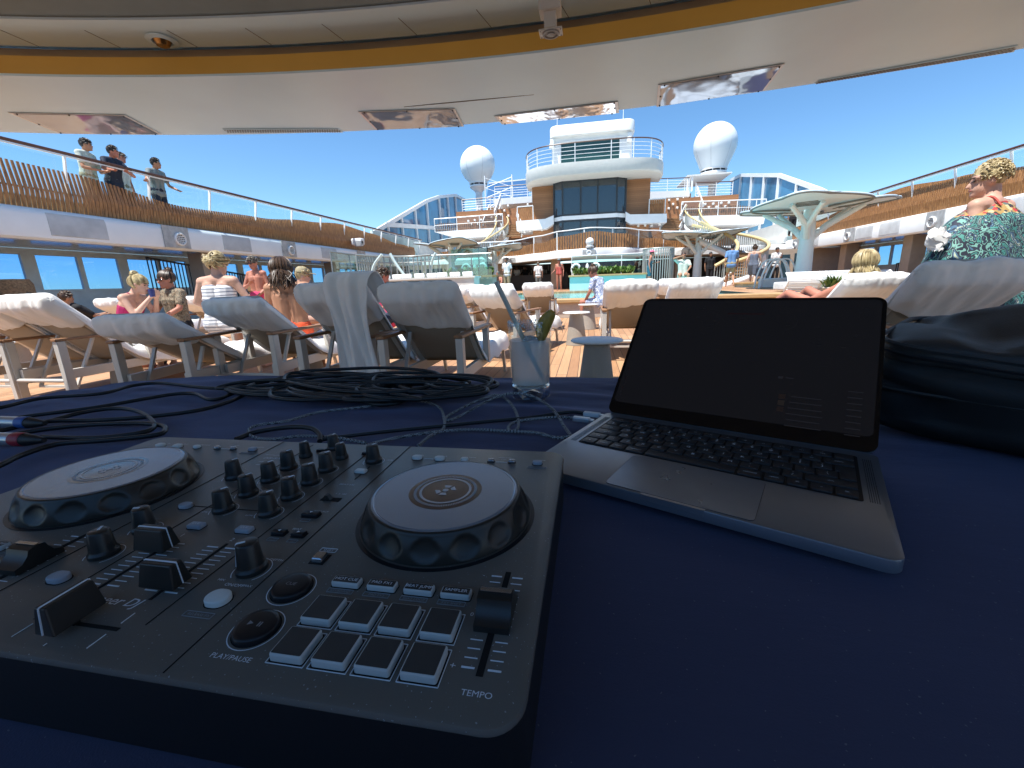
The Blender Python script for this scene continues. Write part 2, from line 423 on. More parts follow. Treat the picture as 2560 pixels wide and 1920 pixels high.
# ================================================================== side galleries
GX = 12.4
SLAT_TOP = [(-4, 4.0), (7, 4.07), (9.3, 4.03), (12.2, 3.72), (15.5, 3.83), (18.5, 4.08), (21.2, 4.28), (24.5, 4.15), (28, 3.85), (31, 3.8)]
def gallery(s, side):
    g = thing('deck_gallery', f'long white promenade balcony with speaker recesses along the {side} of the pool', 'balcony', (0, 0, 0))
    prof = [(.44, 2.40), (.3, 2.34), (.07, 2.34), (.01, 2.39), (0, 2.46), (0, 2.88), (.035, 2.98), (.1, 3.04), (.2, 3.065), (.44, 3.07)]
    b = MB(); b.extrude(prof, [(lambda a, z, y=y: (s*(GX+a), y, z)) for y in (-6, 12, 31)])
    if s < 0: b.f = [f[::-1] for f in b.f]
    b.build('fascia', white, g)
    MB().box((min(s*12.85, s*16.4), -6, 2.98), (max(s*12.85, s*16.4), 40, 3.37)).build('floor_slab', white_soft, g)
    MB().box((min(s*12.85, s*16.4), -6, 2.42), (max(s*12.85, s*16.4), 40, 2.46)).build('soffit', M('gloss_soffit', (.52, .58, .66), .15, .6, var=.1), g)
    # speaker recesses and grey mesh panels
    spots = [(9.0, 'p'), (11.55, 's'), (13.9, 'p'), (16.6, 's'), (19.5, 'p'), (22.5, 's'), (26.5, 'p')] if s < 0 else \
            [(9.5, 'p'), (13.5, 's'), (15.9, 'p'), (18.75, 's'), (21.2, 'p'), (22.9, 'p'), (24.0, 's'), (27.5, 'p'), (29.5, 's')]
    for y, k in spots:
        b = MB(); w = .62 if k == 'p' else .42
        pr = [(.03, 2.42), (-.012, 2.47), (-.012, 2.87), (.02, 2.965), (.04, 2.96)]
        if k == 'p':
            b.extrude([(a, z) for a, z in pr], [(lambda a, z, yy=yy: (s*(GX+a), yy, z)) for yy in (y-w, y+w)])
            b.build('mesh_panel', M('speaker_mesh', (.50, .51, .51), .6, var=.15, vs=3, bump=.5, bs=260), g)
        else:
            b.box((s*(GX-.02)-.015, y-w, 2.40), (s*(GX-.02)+.015, y+w, 3.02))
            h = b.build('speaker_recess', M('recess_grey', (.40, .41, .41), .35, var=.3, vs=6), g)
            sp = MB(); mt = Matrix.Translation((s*(GX-.035), y+.08, 2.66)) @ Matrix.Rotation(-s*pi/2, 4, 'Y')
            sp.lathe([(.19, 0), (.19, .05), (.16, .07), (.15, .03), (.0, .03)], 24, mt)
            sp.m = 1
            for i in range(-2, 3):
                for j in range(-2, 3):
                    if i*i+j*j < 6: sp.cbox((s*(GX-.07), y+.08+i*.055, 2.66+j*.055), (.01, .03, .03))
            sp.build('loudspeaker', [white, dark_metal], h)
    # slatted screen
    sl = thing('slat_screen', f'wavy brown wood slat screen above the {side} balcony', 'screen')
    b = MB(); y = -5.0; i = 0
    while y < 30.8:
        zt = interp(SLAT_TOP, y); t = 0; w = .034 if y < 9.5 else .041
        b.add([(s*(GX+.28), y-w+t, 3.02), (s*(GX+.28), y+w+t, 3.02), (s*(GX+.31), y+w+t, 3.02), (s*(GX+.31), y-w+t, 3.02),
               (s*(GX+.22), y-w, 3.45), (s*(GX+.22), y+w, 3.45), (s*(GX+.25), y+w, 3.45), (s*(GX+.25), y-w, 3.45),
               (s*(GX+.27), y-w*.6, zt), (s*(GX+.27), y+w*.6, zt), (s*(GX+.30), y+w*.6, zt), (s*(GX+.30), y-w*.6, zt)],
              [(0, 1, 5, 4), (1, 2, 6, 5), (2, 3, 7, 6), (3, 0, 4, 7), (4, 5, 9, 8), (5, 6, 10, 9), (6, 7, 11, 10), (7, 4, 8, 11), (8, 9, 10, 11)])
        y += .095; i += 1
    b.build('slats', slat_wood, sl, smooth=0)
    MB().box((s*(GX+.31)-.01, -5, 3.50), (s*(GX+.31)+.01, 31, 3.54)).build('batten', dark_metal, sl)
    # glass railing with handrail
    rl = thing('glass_railing', f'glass railing with dark handrail on white posts, {side} of the pool', 'railing')
    b = MB(); b.tube([(s*(GX+.12), y, 4.43) for y in (-6, 8, 20, 32)], .038, 8); b.build('handrail', rail_wood, rl)
    b = MB(); b.box((s*(GX+.15)-.02, -6, 4.36), (s*(GX+.15)+.02, 32, 4.39)); b.build('underrail', white, rl)
    for i in range(15):
        y = 3.0+i*2.05-(.9 if s > 0 else 0)
        MB().bar((s*(GX+.42), y, 3.07), (s*(GX+.16), y+.03, 4.38), .075, .03, (0, 1, 0)).build('post', white, rl)
    b = MB(); b.add([(s*(GX+.44), -6, 3.12), (s*(GX+.44), 32, 3.12), (s*(GX+.34), 32, 4.35), (s*(GX+.34), -6, 4.35)], [(0, 1, 2, 3)])
    b.build('glass_pane', glass_clear, rl)
    # outer window wall
    ww = thing('window_wall', f'row of blue tinted windows in grey frames under the {side} balcony', 'wall')
    WX = s*15.5; b = MB(); fr = MB()
    fr.box((WX-.05, -6, .01), (WX+.05, 31, 1.28)); fr.box((WX-.05, -6, 2.24), (WX+.05, 31, 2.41))
    y = 1.0; k = 0
    while y < 31:
        w = .16 if k % 2 else .07
        fr.box((WX-.04, y-w, 1.28), (WX+.04, y+w, 2.24)); y += 1.25; k += 1
    fr.build('frame', M('window_frame', (.62, .74, .80), .4, var=.1), ww)
    b.add([(WX+s*.03, -6, 1.28), (WX+s*.03, 31, 1.28), (WX+s*.03, 31, 2.24), (WX+s*.03, -6, 2.24)], [(0, 1, 2, 3)])
    b.build('pane', glass_blue, ww)
    for i, (y, nm) in enumerate([(13.4, 'a'), (21.3, 'b'), (26.0, 'c')]):
        lab = [f'beige square pillar nearest the canopy under the {side} balcony', f'middle beige square pillar under the {side} balcony', f'beige square pillar farthest from the canopy under the {side} balcony'][i]
        c = MB().box((-.28, -.28, .004), (.28, .28, 2.40)).build('pillar', M('pillar_beige', (.38, .31, .24), .6, var=.08), bevel=.02)
        c.location = (s*13.5, y, 0); tag(c, lab, 'pillar', 'pillars under the balconies')
    # dark stair railing outboard
    sr = thing('stair_railing', f'dark sloping stair railing with vertical bars before the {side} windows', 'railing')
    y0, y1 = (12.6, 20.6) if s < 0 else (16.5, 24.5)
    b = MB(); zt = lambda y: 2.28-(y-y0)*.125
    b.bar((s*14.9, y0, zt(y0)), (s*14.9, y1, zt(y1)), .05, .06); b.build('top_rail', dark_metal, sr)
    b = MB(); y = y0
    while y < y1: b.box((s*14.9-.012, y, .5 if y > y0+3 else 1.0), (s*14.9+.012, y+.03, zt(y))); y += .14
    b.build('balusters', dark_metal, sr)
gallery(-1, 'left side'); gallery(1, 'right side')
for s_, lab in ((-1, 'beige end wall with dark doors under the left balcony'), (1, 'beige end wall with dark doors under the right balcony')):
    ew = thing('end_wall', lab, 'wall')
    MB().box((min(s_*9.3, s_*15.6), 28.6, .5), (max(s_*9.3, s_*15.6), 28.75, 2.41)).build('wall_panel', MATS['pillar_beige'], ew)
    for x0, x1, z1 in ((9.9, 11.0, 2.15), (11.3, 11.75, 2.1), (12.0, 12.9, 2.15)):
        MB().box((min(s_*x0, s_*x1), 28.55, .52), (max(s_*x0, s_*x1), 28.6, z1)).build('door', M('dark_door', (.03, .06, .08), .15, var=.3), ew)
# camera dome light on the left gallery
p = PX(895, 607, -12.2)
fl = thing('floodlight', 'white floodlight standing on the left balcony edge', 'light', p)
MB().box((-.3, -.2, -.12), (.3, .2, .22)).build('lamp_box', white, fl, bevel=.06)
MB().box((-.05, -.25, -.2), (.3, .05, .1)).build('lens', M('lamp_grey', (.4, .42, .44), .2), fl, bevel=.03)

# ================================================================== front balcony
FY = [(-12.4, 31), (-9, 29.6), (-5.2, 29.9), (-3.2, 28.2), (-1.6, 26.4), (.2, 25.75), (1.8, 26.4), (3.6, 28.2), (5.5, 29.3), (9, 29.8), (12.4, 31)]
FXS = [-12.6+i*.3 for i in range(85)]
fb = thing('front_balcony', 'white wavy balcony front below the bow tower', 'balcony')
b = MB(); b.extrude([(0.1, 2.34), (0, 2.37), (0, 2.70), (.06, 2.80), (.2, 2.84), (5.5, 2.85), (5.5, 2.42), (.5, 2.36)], [(lambda a, z, x=x: (x, interp(FY, x)+a, z)) for x in FXS])
b.build('fascia', white, fb)
for x, w, m_ in [(-7.2, .75, 's'), (-5.0, .7, 'p'), (.0, .75, 's'), (6.4, .7, 's'), (3.2, .6, 'p')]:
    y = interp(FY, x)
    bb = MB(); bb.cbox((x, y-.012, 2.55), (w, .05, .36)); h = bb.build('speaker_recess' if m_ == 's' else 'mesh_panel', MATS['recess_grey'] if m_ == 's' else MATS['speaker_mesh'], fb)
    if m_ == 's': MB().lathe([(.15, 0), (.15, .05), (.1, .06), (.09, .02), (0, .02)], 20, Matrix.Translation((x, y-.04, 2.56)) @ Matrix.Rotation(pi/2, 4, 'X')).build('loudspeaker', white, h)
fs = thing('slat_screen', 'wavy brown wood slat screen on the front balcony below the tower', 'screen')
b = MB(); x = -10.5
HUMP = [(-11, 3.35), (-5, 3.4), (-3, 3.45), (-1.5, 3.62), (.3, 3.74), (2, 3.6), (3.4, 3.42), (5, 3.38), (8, 3.4)]
while x < 8.2:
    y = interp(FY, x)+.16; zt = interp(HUMP, x)
    b.box((x-.055, y, 2.82), (x+.055, y+.03, zt)); x += .15
b.build('slats', slat_wood, fs, smooth=0)
fr_ = thing('glass_railing', 'glass railing with white posts on the front balcony below the tower', 'railing')
b = MB(); b.tube([(x, interp(FY, x)+.2, 3.82+.12*max(0, 1-abs(x)/6)) for x in FXS[6:72]], .035, 6); b.build('handrail', white, fr_)
for i in range(12):
    x = -10+i*1.62; y = interp(FY, x)+.22
    MB().box((x-.035, y-.02, 2.85), (x+.035, y+.02, 3.82+.12*max(0, 1-abs(x)/6))).build('post', white, fr_)
b = MB(); b.grid(lambda u, v: (-10+u*18, interp(FY, -10+u*18)+.24, 2.9+.9*v), 60, 2); b.build('glass_pane', thin_glass('rail_glass', (.80, .84, .86), .06), fr_)
# bar under the balcony
bar = thing('deck_bar', 'dark recessed bar with brown back wall under the front balcony', 'bar')
MB().box((-12.4, 35.4, .004), (12.4, 35.6, 2.42)).build('back_wall', M('bar_back', (.045, .028, .02), .5, var=.5, vs=1.2), bar)
MB().box((-7.5, 32.2, .5), (-1.5, 32.8, 1.55)).build('counter', M('bar_counter', (.10, .07, .055), .4), bar)
b = MB()
for i in range(26): b.cbox((-6.8+i*.2, 35.25, 1.6+rnd.uniform(0, .5)), (.1, .1, .25+rnd.uniform(0, .15)))
b.build('bottles', M('bottle_shelf', (.22, .17, .14), .3, var=.7, vs=8, c2=(.6, .5, .4)), bar)
for x, y, lab in [(-2.15, 28.9, 'beige pillar under the front balcony left of the planter'), (5.9, 30.5, 'beige pillar under the front balcony behind the small parasol'), (-6.3, 31, 'beige pillar beside the bar counter')]:
    c = MB().box((-.3, -.3, .5), (.3, .3, 2.37)).build('pillar', MATS['pillar_beige'], bevel=.02); c.location = (x, y, 0); tag(c, lab, 'pillar', 'pillars under the front balcony')
dome = thing('dome_camera', 'white domed lamp on the middle of the front balcony edge', 'lamp', (.05, 25.9, 2.84))
MB().lathe([(.22, 0), (.24, .1), (.14, .14)], 16).build('base', white, dome)
MB().sphere((0, 0, .32), .24, 16, 10).build('dome', white, dome)

# ================================================================== tower
TY = 31.0
tw = thing('bow_tower', 'white and wood clad tower with dark bay windows and rounded balcony', 'tower')
def zp(x, y, Y): return PY(x, y, Y).z
def xp(x, y, Y): return PY(x, y, Y).x
z_g1, z_g0 = zp(1475, 446, TY), zp(1475, 537, TY); z_h1, z_h0 = zp(1475, 547, TY), 2.85
xl, xr = -2.42, 2.42
MB().box((xp(1331, 520, 32), 32.0, 2.85), (xp(1624, 520, 32), 35, zp(1475, 440, 32))).build('wood_wall', clad, tw)
dkglass = M('tower_glass', (.012, .022, .03), .03, 0, var=.3, vs=.5, spec=.9, coat=.6)
bay = [(xl, 32.0), (xl, 31.55), (xl+.62, TY), (xr-.62, TY), (xr, 31.55), (xr, 32.0)]
gw = MB()
for z0, z1 in ((z_g0, z_g1), (z_h0, z_h1)): gw.prism(bay, z0, z1)
go = gw.build('bay_window', dkglass, tw)
mdark = M('mullion_dark', (.03, .035, .04), .4)
for z0, z1 in ((z_g0, z_g1), (z_h0, z_h1)):
    for x, y in [(xl, 31.53), (xl+.62, TY-.02), (xl+1.84, TY-.02), (0.55, TY-.02), (xr-.62, TY-.02), (xr, 31.53)]:
        MB().cbox((x, y, (z0+z1)/2), (.11, .11, z1-z0)).build('mullion', mdark, go)
    for z in (z0+.06, z1-.06):
        mu = MB()
        for (ax, ay), (bx, by) in zip(bay[1:], bay[2:5]): mu.bar((ax, ay-.02, z), (bx, by-.02, z), .08, .12)
        mu.build('transom', mdark, go)
pb = [(xl-.05, 32.0), (xl-.05, 31.5), (xl+.6, TY-.08), (xr-.6, TY-.08), (xr+.05, 31.5), (xr+.05, 32)]
MB().prism(pb, z_h1, z_g0).build('floor_band', white, tw)
# side balconies of the tower
for s, q, lab in ((-1, [(1290, 553), (1363, 547), (1384, 538), (1384, 560), (1365, 572), (1292, 577)], 0), (1, [(1564, 529), (1576, 536), (1667, 534), (1667, 556), (1576, 560), (1564, 552)], 1)):
    b = MB(); P = [PY(x, y, 31.2) for x, y in q]; n_ = len(P)
    b.add([*P, *[p+V((0, 3.0, 0)) for p in P]], [tuple(range(n_)), tuple(range(2*n_-1, n_-1, -1))]+[(i, n_+i, n_+(i+1) % n_, (i+1) % n_) for i in range(n_)])
    o = b.build('side_balcony', white, tw)
    rr = MB(); a, c = (PY(1294, 552, 31.3), PY(1333, 549, 31.3)) if s < 0 else (PY(1622, 535, 31.3), PY(1662, 533, 31.3))
    for k in range(9):
        p = a.lerp(c, k/8); rr.box((p.x-.04, p.y, p.z), (p.x+.04, p.y+.03, p.z+.85))
    rr.build('slats', slat_wood, o, smooth=0)
    rr = MB(); rr.bar(a+V((0, 0, .92)), c+V((0, 0, .92)), .05, .06)
    for k in (0, 1): p = a.lerp(c, k); rr.box((p.x-.025, p.y-.03, p.z), (p.x+.025, p.y+.01, p.z+.92))
    rr.build('railing', white, o)
# rounded upper balcony
bz1, bz0 = zp(1475, 402, 29), zp(1475, 428, 29)
def outline(sx, y0, yb, n=28):
    return [(.2+sx*math.copysign(abs(cos(a))**.5, cos(a)), yb-(yb-y0)*abs(sin(a))**.6) for a in [pi*i/(n-1) for i in range(n)]]
o1 = outline(4.62, 29.0, 33.2); o2 = outline(4.2, 29.6, 33.2); o3 = outline(3.75, 31.4, 33.2)
b = MB(); n_ = len(o1)
rings = [[(x, y, bz1) for x, y in o2], [(x, y, bz1+.02) for x, y in o1], [(x, y, bz0) for x, y in o1], [(x*.985, y+.06, bz0-.1) for x, y in o1], [(x, y, z_g1-.05) for x, y in o3]]
vs = [p for r_ in rings for p in r_]
b.add(vs, [(i*n_+j, (i+1)*n_+j, (i+1)*n_+j+1, i*n_+j+1) for i in range(4) for j in range(n_-1)]+[tuple(range(n_)), tuple(4*n_+j for j in range(n_-1, -1, -1))])
bal = b.build('upper_balcony', M('balcony_cream', (.66, .65, .60), .5, var=.05), tw, smooth=40)
def rail_run(path, h, parent, bars=4, every=1.3, hand=rail_wood, name='railing', r=.022):
    b = MB(); L = 0; last = -9
    for i, p in enumerate(path):
        if i: L += (V(p)-V(path[i-1])).length
        if L-last >= every or i == len(path)-1:
            b.tube([p, V(p)+V((0, 0, h))], r*1.4, 6); last = L
    for k in range(1, bars+1): b.tube([V(p)+V((0, 0, h*k/(bars+1))) for p in path], r*.75, 5)
    o = b.build(name, white, parent)
    MB().tube([V(p)+V((0, 0, h)) for p in path], r*1.7, 6).build('handrail', hand, o)
    return o
rail_run([(x*.985, y+.05, bz1+.02) for x, y in o1], 1.1, bal, 4, 1.15)
# top house
hy = 32.6; hx0, hx1 = -2.62, 2.85; hz1 = zp(1475, 335, hy)
house = MB().box((hx0, hy, bz1), (hx1, hy+3, hz1)).build('upper_house', white, tw, bevel=.05)
MB().box((xp(1403, 375, hy), hy-.03, bz1+.15), (xp(1548, 375, hy), hy+.02, zp(1475, 352, hy))).build('window', M('green_glass', (.02, .065, .06), .08, spec=.6, var=.2, vs=.4), house)
fm = MB(); zz = zp(1475, 350, hy); xa, xb = xp(1400, 375, hy), xp(1551, 375, hy)
fm.box((xa-.06, hy-.05, bz1+.1), (xa+.03, hy+.01, zz+.06)); fm.box((xb-.03, hy-.05, bz1+.1), (xb+.06, hy+.01, zz+.06)); fm.box((xa+.031, hy-.05, zz-.02), (xb-.031, hy+.01, zz+.06))
fm.build('window_frame', white, house)
rf = MB(); zr = zp(1475, 303, 32.2)
rf.rrect(hx1-hx0+.25, 4.0, .5, hz1-.05, zr, 6, Matrix.Translation(((hx0+hx1)/2, hy+1.6, 0)), top=.18)
rf.build('roof', white, tw)
for px, py0, py1 in ((1393, 282, 312), (1558, 272, 298)):
    a = PY(px, py1, 33); MB().tube([a, a+V((0, 0, 1.0))], .02, 5).build('antenna', white, tw)
for px, py in ((1380, 355), (1574, 338)):
    a = PY(px, py, 32.5); o = MB(); o.cbox(a, (.25, .3, .3)); o.lathe([(.0, 0), (.16, -.03), (.2, -.3), (0, -.32)], 12, Matrix.Translation(a-V((0, .1, .1)))); o.build('floodlight', white, tw)
for px, py in ((1420, 336), (1476, 331), (1532, 326)):
    a = PY(px, py, 32.5); MB().cbox(a, (.25, .2, .14)).build('lamp', MATS['lamp_grey'], tw)
lamp_white = M('lamp_white', (.85, .83, .78), .3, var=.02)
def wall_lamps(pts, Y, parent):
    for x, y in pts:
        a = PY(x, y, Y); MB().cbox(a+V((0, -.09, 0)), (.15, .22, .15)).build('wall_lamp', lamp_white, parent, bevel=.03)
wall_lamps([(1325, 577), (1355, 575), (1312, 580)], 32, tw); wall_lamps([(1628, 565), (1595, 565), (1612, 564), (1648, 562)], 32, tw)

# ================================================================== terraces
def terrace(q, Y, depth, label, wall=None, lamps=(), slat=False, rail=True, wallY=2.6, h=.95):
    """q: four corners of the white front edge (top-left, top-right, bottom-right, bottom-left)"""
    t = thing('terrace', label, 'terrace')
    P = [PY(x, y, Y) for x, y in q]
    b = MB(); b.add([*P, *[p+V((0, depth, 0)) for p in P]], [(0, 1, 2, 3), (7, 6, 5, 4)]+[(i, 4+i, 4+(i+1) % 4, (i+1) % 4) for i in range(4)])
    b.build('slab', white, t)
    a, c = P[0]+V((.03, .08, 0)), P[1]+V((-.03, .08, 0))
    n_ = 9
    if rail: rail_run([a.lerp(c, i/n_) for i in range(n_+1)], h, t, 1 if slat else 4, 1.2, hand=rail_wood if not slat else white)
    if slat:
        b = MB(); m = int((c-a).length/.15)
        for i in range(m):
            p = a.lerp(c, (i+.5)/m); zt = .58+.06*sin(i*.35)
            b.box((p.x-.04, p.y+.06, p.z), (p.x+.04, p.y+.09, p.z+zt))
        b.build('slats', slat_wood, t, smooth=0)
        b = MB(); b.add([a+V((0, .03, .02)), c+V((0, .03, .02)), c+V((0, .03, h-.04)), a+V((0, .03, h-.04))], [(0, 1, 2, 3)]); b.build('glass_pane', MATS['rail_glass'], t)
    if wall:
        (x0, y0), (x1, y1) = wall; Yw = Y+wallY
        pa, pc = PY(x0, y0, Yw), PY(x1, y1, Yw)
        w = MB().box((pa.x, Yw, min(pa.z, pc.z)), (pc.x, Yw+.2, max(pa.z, pc.z))).build('wood_wall', clad, t)
        wall_lamps(lamps, Yw, w)
    return t
terrace([(1086, 580), (1258, 568), (1250, 589), (1146, 596)], 33, 5, 'lower left terrace with slatted glass railing beside the bow tower',
        ((1140, 530), (1345, 592)), [(1172, 553), (1188, 551), (1204, 550), (1220, 550), (1180, 560), (1196, 560), (1230, 545), (1252, 516), (1271, 515), (1262, 527), (1253, 538), (1272, 540), (1320, 512)], True)
terrace([(1155, 530), (1236, 523), (1232, 536), (1150, 541)], 36.5, 4, 'upper left terrace with white railing under the smaller white dome', ((1150, 541), (1245, 552)), [], False)
terrace([(1236, 497), (1330, 490), (1330, 506), (1234, 513)], 38, 4, 'topmost left terrace between the smaller white dome and the tower', ((1236, 505), (1345, 545)), [(1250, 517), (1270, 515), (1290, 513)], False)
terrace([(1702, 541), (1915, 535), (1909, 559), (1716, 566)], 33, 5, 'lower right terrace with slatted glass railing beside the bow tower',
        ((1660, 498), (1840, 570)), [(1672, 501), (1693, 499), (1682, 511), (1705, 510), (1671, 522), (1692, 520), (1752, 520), (1771, 519), (1790, 518), (1812, 517), (1762, 511), (1782, 510), (1802, 508), (1821, 507)], True)
terrace([(1738, 490), (1832, 487), (1832, 502), (1743, 505)], 36.5, 4, 'upper right terrace with white railing under the larger white dome', ((1742, 500), (1838, 545)), [], False)
terrace([(1624, 479), (1724, 476), (1724, 491), (1624, 497)], 38, 4, 'topmost right terrace between the tower and the larger white dome', ((1600, 492), (1724, 545)), [], False)
# under-terrace walls
uw = thing('lower_wall', 'brown wood wall under the terraces on both sides of the tower', 'wall')
for x0, x1 in ((-10.5, xp(1331, 520, 34)-.05), (xp(1624, 520, 34)+.05, 11)):
    MB().box((x0, 36.2, 2.85), (x1, 36.4, 4.9)).build('wood_wall', clad, uw)
cp_ = thing('stair_canopy', 'thin white canopy frame over the stairs left of the larger dome', 'canopy')
a, c = PY(1731, 440, 40), PY(1760, 440, 40)
MB().box((a.x-.5, 39.5, a.z-.1), (c.x+2.0, 44, a.z)).build('roof_slab', white_soft, cp_)
for px in (1718, 1729): p = PY(px, 478, 39.6); MB().box((p.x-.06, p.y, p.z), (p.x+.06, p.y+.1, a.z-.1)).build('post', white, cp_)
# straight flights with white stringers
def flight(a, c, w, label, n=11):
    t = thing('stair_flight', label, 'stairs'); a, c = V(a), V(c); st = MB()
    for i in range(n):
        p = a.lerp(c, (i+.5)/n); st.cbox(p, (w, (c-a).y/n*1.4, .07))
    st.build('treads', M('stair_tread', (.30, .17, .08), .6), t)
    for s in (-1, 1):
        MB().bar(a+V((s*w/2, 0, .05)), c+V((s*w/2, 0, .05)), .06, .3).build('stringer', white, t)
    MB().bar(a+V((w/2, 0, .75)), c+V((w/2, 0, .75)), .07, .35).build('handrail', white, t)
    return t
flight(PY(1738, 545, 34.5), PY(1724, 498, 37.6), 1.0, 'white sided stair flight right of the tower between terraces')
flight(PY(1222, 560, 34.5), PY(1238, 516, 37.6), 1.0, 'white sided stair flight left of the tower between terraces')
flight(PY(1674, 575, 32.5), PY(1690, 545, 34.0), 1.3, 'brown stair flight right beside the tower under the side balcony', 7)
flight(PY(1283, 592, 32.5), PY(1272, 562, 34.0), 1.3, 'brown stair flight left beside the tower under the side balcony', 7)

# ================================================================== glazed wings
def wing(s, chord, zlow, label):
    t = thing('glass_wing', label, 'glass wall'); X = s*13.4
    P = [PX(x, y, X) for x, y in chord]
    b = MB()
    for p, q in zip(P, P[1:]): b.bar(p, q, .16, .26)
    b.build('roof_edge', white, t)
    for i in range(len(P)-1):
        p, q = P[i], P[i+1]; nsub = max(1, int((q-p).length/2.3))
        for k in range(nsub):
            m = p.lerp(q, k/nsub); MB().bar((m.x, m.y, zlow), m, .17, .16, (0, 1, 0)).build('mullion', white, t)
    g = MB(); n_ = len(P)
    g.add([*[p+V((s*.05, 0, 0)) for p in P], *[V((p.x+s*.05, p.y, zlow)) for p in P]], [(i, i+1, n_+i+1, n_+i) for i in range(n_-1)])
    g.build('glass_pane', M('wing_glass', (.05, .20, .36), .05, 0, var=.45, vs=.6, spec=.8), t)
    b = MB(); y0, y1 = min(p.y for p in P), max(p.y for p in P)
    b.box((X-.1, y0, 3.07), (X+.1, y1, zlow)); b.build('base_wall', white_soft, t)
    b = MB(); ym = P[-2].y
    b.bar((X-s*.05, y0+2, zlow+.6), (X-s*.05, y1, zlow+2.4), .12, .3); b.build('brace', white, t)
wing(1, [(2150, 524), (2124, 512), (2048, 474), (1948, 438), (1853, 438), (1827, 451)], 4.5, 'white framed glass wing wall sloping down right of the larger dome')
wing(-1, [(930, 584), (1003, 540), (1066, 503), (1097, 492), (1138, 488), (1162, 500)], 4.5, 'white framed glass wing wall sloping down left of the smaller dome')

# ================================================================== radomes
dome_white = M('dome_white', (.78, .81, .80), .35, var=.05, vs=.6, bump=.03, bs=1.5, bd=.05)
def radome(px, py, Y, R_, zbase, label, taper):
    c = PY(px, py, Y); t = thing('radome', label, 'radome', (c.x, c.y, zbase)); h = c.z-zbase
    pr = [(0, h+R_)]+[(R_*sin(a), h+R_*cos(a)) for a in [rad(x) for x in range(6, 120, 6)]]
    if taper: pr += [(R_*.78, h-R_*.72), (R_*.66, h-R_*1.0), (R_*.62, h-R_*1.12)]
    else: pr += [(R_*.76, h-R_*.68), (R_*.55, h-R_*.88), (R_*.52, h-R_*.95)]
    zb = pr[-1][1]; rb = pr[-1][0]
    dm = MB().lathe(pr[::-1], 48).build('dome', dome_white, t)
    for a_ in (-60, -115, -165): MB().tube([(r_*1.002*cos(rad(a_)), r_*1.002*sin(rad(a_)), z_) for r_, z_ in pr[1:]], .012, 4).build('panel_seam', M('seam_grey', (.45, .47, .48), .5), dm)
    MB().lathe([(rb*.9, zb-.25), (rb*.9, zb)], 32, cap=False).build('collar_gap', dark_metal, t)
    f = MB().lathe([(0, zb), (rb*1.02, zb), (rb*1.02, zb-.1), (rb*.95, zb-.12)], 32)
    f.lathe([(rb*1.0, zb-.28), (rb*1.0, zb-.42), (rb*.5, zb-.8), (.36, zb-.95), (.36, 0)], 32)
    for k in range(10): a = 2*pi*k/10; f.cbox((cos(a)*rb*.93, sin(a)*rb*.93, zb-.18), (.06, .06, .26))
    f.build('pedestal', white, t)
    b = MB()
    for i in range(14): b.cbox((.0, -.5, i*.25+.3), (.4, .03, .03))
    for s in (-1, 1): b.box((s*.2-.02, -.52, 0), (s*.2+.02, -.48, min(3.8, zb-1)))
    b.build('ladder', white, t)
radome(1194, 413, 46, 1.78, zp(1194, 528, 44), 'smaller round white dome on a strutted pedestal left of the tower', False)
radome(1788, 362, 44, 1.80, zp(1780, 490, 40), 'larger egg shaped white dome on a column right of the tower', True)
lat = thing('lattice_mast', 'white lattice struts beside the smaller dome pedestal', 'mast')
b = MB(); a = PY(1215, 520, 43); w = 2.6
for k in range(3):
    z0 = a.z+.9*k; b.tube([(a.x, 43, z0), (a.x+w, 43.4, z0+.9)], .025, 5); b.tube([(a.x, 43, z0+.9), (a.x+w, 43.4, z0)], .025, 5)
b.tube([(a.x, 43, a.z), (a.x, 43, a.z+2.9)], .06, 6); b.tube([(a.x+w, 43.4, a.z), (a.x+w, 43.4, a.z+2.9)], .06, 6)
b.build('struts', white, lat)
ws = thing('wind_screen', 'slanted grey glass wind screen behind the smaller dome', 'glass wall')
b = MB(); p, q, r_, s_ = PY(1222, 458, 45), PY(1322, 448, 45), PY(1322, 500, 44), PY(1212, 520, 44)
b.add([p, q, r_, s_], [(0, 1, 2, 3)]); b.build('glass_pane', thin_glass('grey_glass', (.42, .52, .66), .1), ws)
MB().bar(p, q, .08, .12).build('top_rail', white, ws)
# ================================================================== pool platform
PZ0 = .5
aqua_tile = M('aqua_tile', (.45, .62, .58), .3, var=.1, vs=2, bump=.05, bs=30)
coping = M('coping_wood', (.46, .29, .13), .5, var=.25, vs=5, stretch=(1, 8, 8))
beige_wall = M('beige_wall', (.46, .40, .33), .6, var=.08)
hx0, hx1, hy0, hy1 = -3.4, 4.6, 12.25, 22
plat = MB()
for a, b_ in (((-11.8, 22, .004), (11.8, 35.3, PZ0)), ((-11.8, 12.25, .004), (hx0, 22, PZ0)), ((hx1, 12.25, .004), (11.8, 22, PZ0))): plat.box(a, b_)
tag(plat.build('pool_platform', teak), kind='structure')
k = MB(); k.box((-11.8, 12.0, .004), (11.8, 12.25, PZ0-.09)); tag(k.build('platform_wall', beige_wall), 'low beige wall along the near side of the raised pool', 'wall')
k = MB(); k.box((-11.8, 11.9, PZ0-.088), (11.8, 12.6, PZ0+.02)); tag(k.build('pool_coping', coping, bevel=.02), 'pale wooden coping along the near edge of the pool', 'coping')
water = M('pool_water', (.10, .62, .66), .06, var=.25, vs=1.6, bump=.5, bs=4, bd=.05, c2=(.30, .78, .80))
w = MB(); w.add([(hx0, hy0, .40), (hx1, hy0, .40), (hx1, hy1, .40), (hx0, hy1, .40)], [(0, 1, 2, 3)])
tag(w.build('pool_water', water), kind='structure')
k = MB(); k.box((6.3, 19.4, PZ0), (8.0, 20.4, .64)); tub = k.build('tub_wall', aqua_tile)
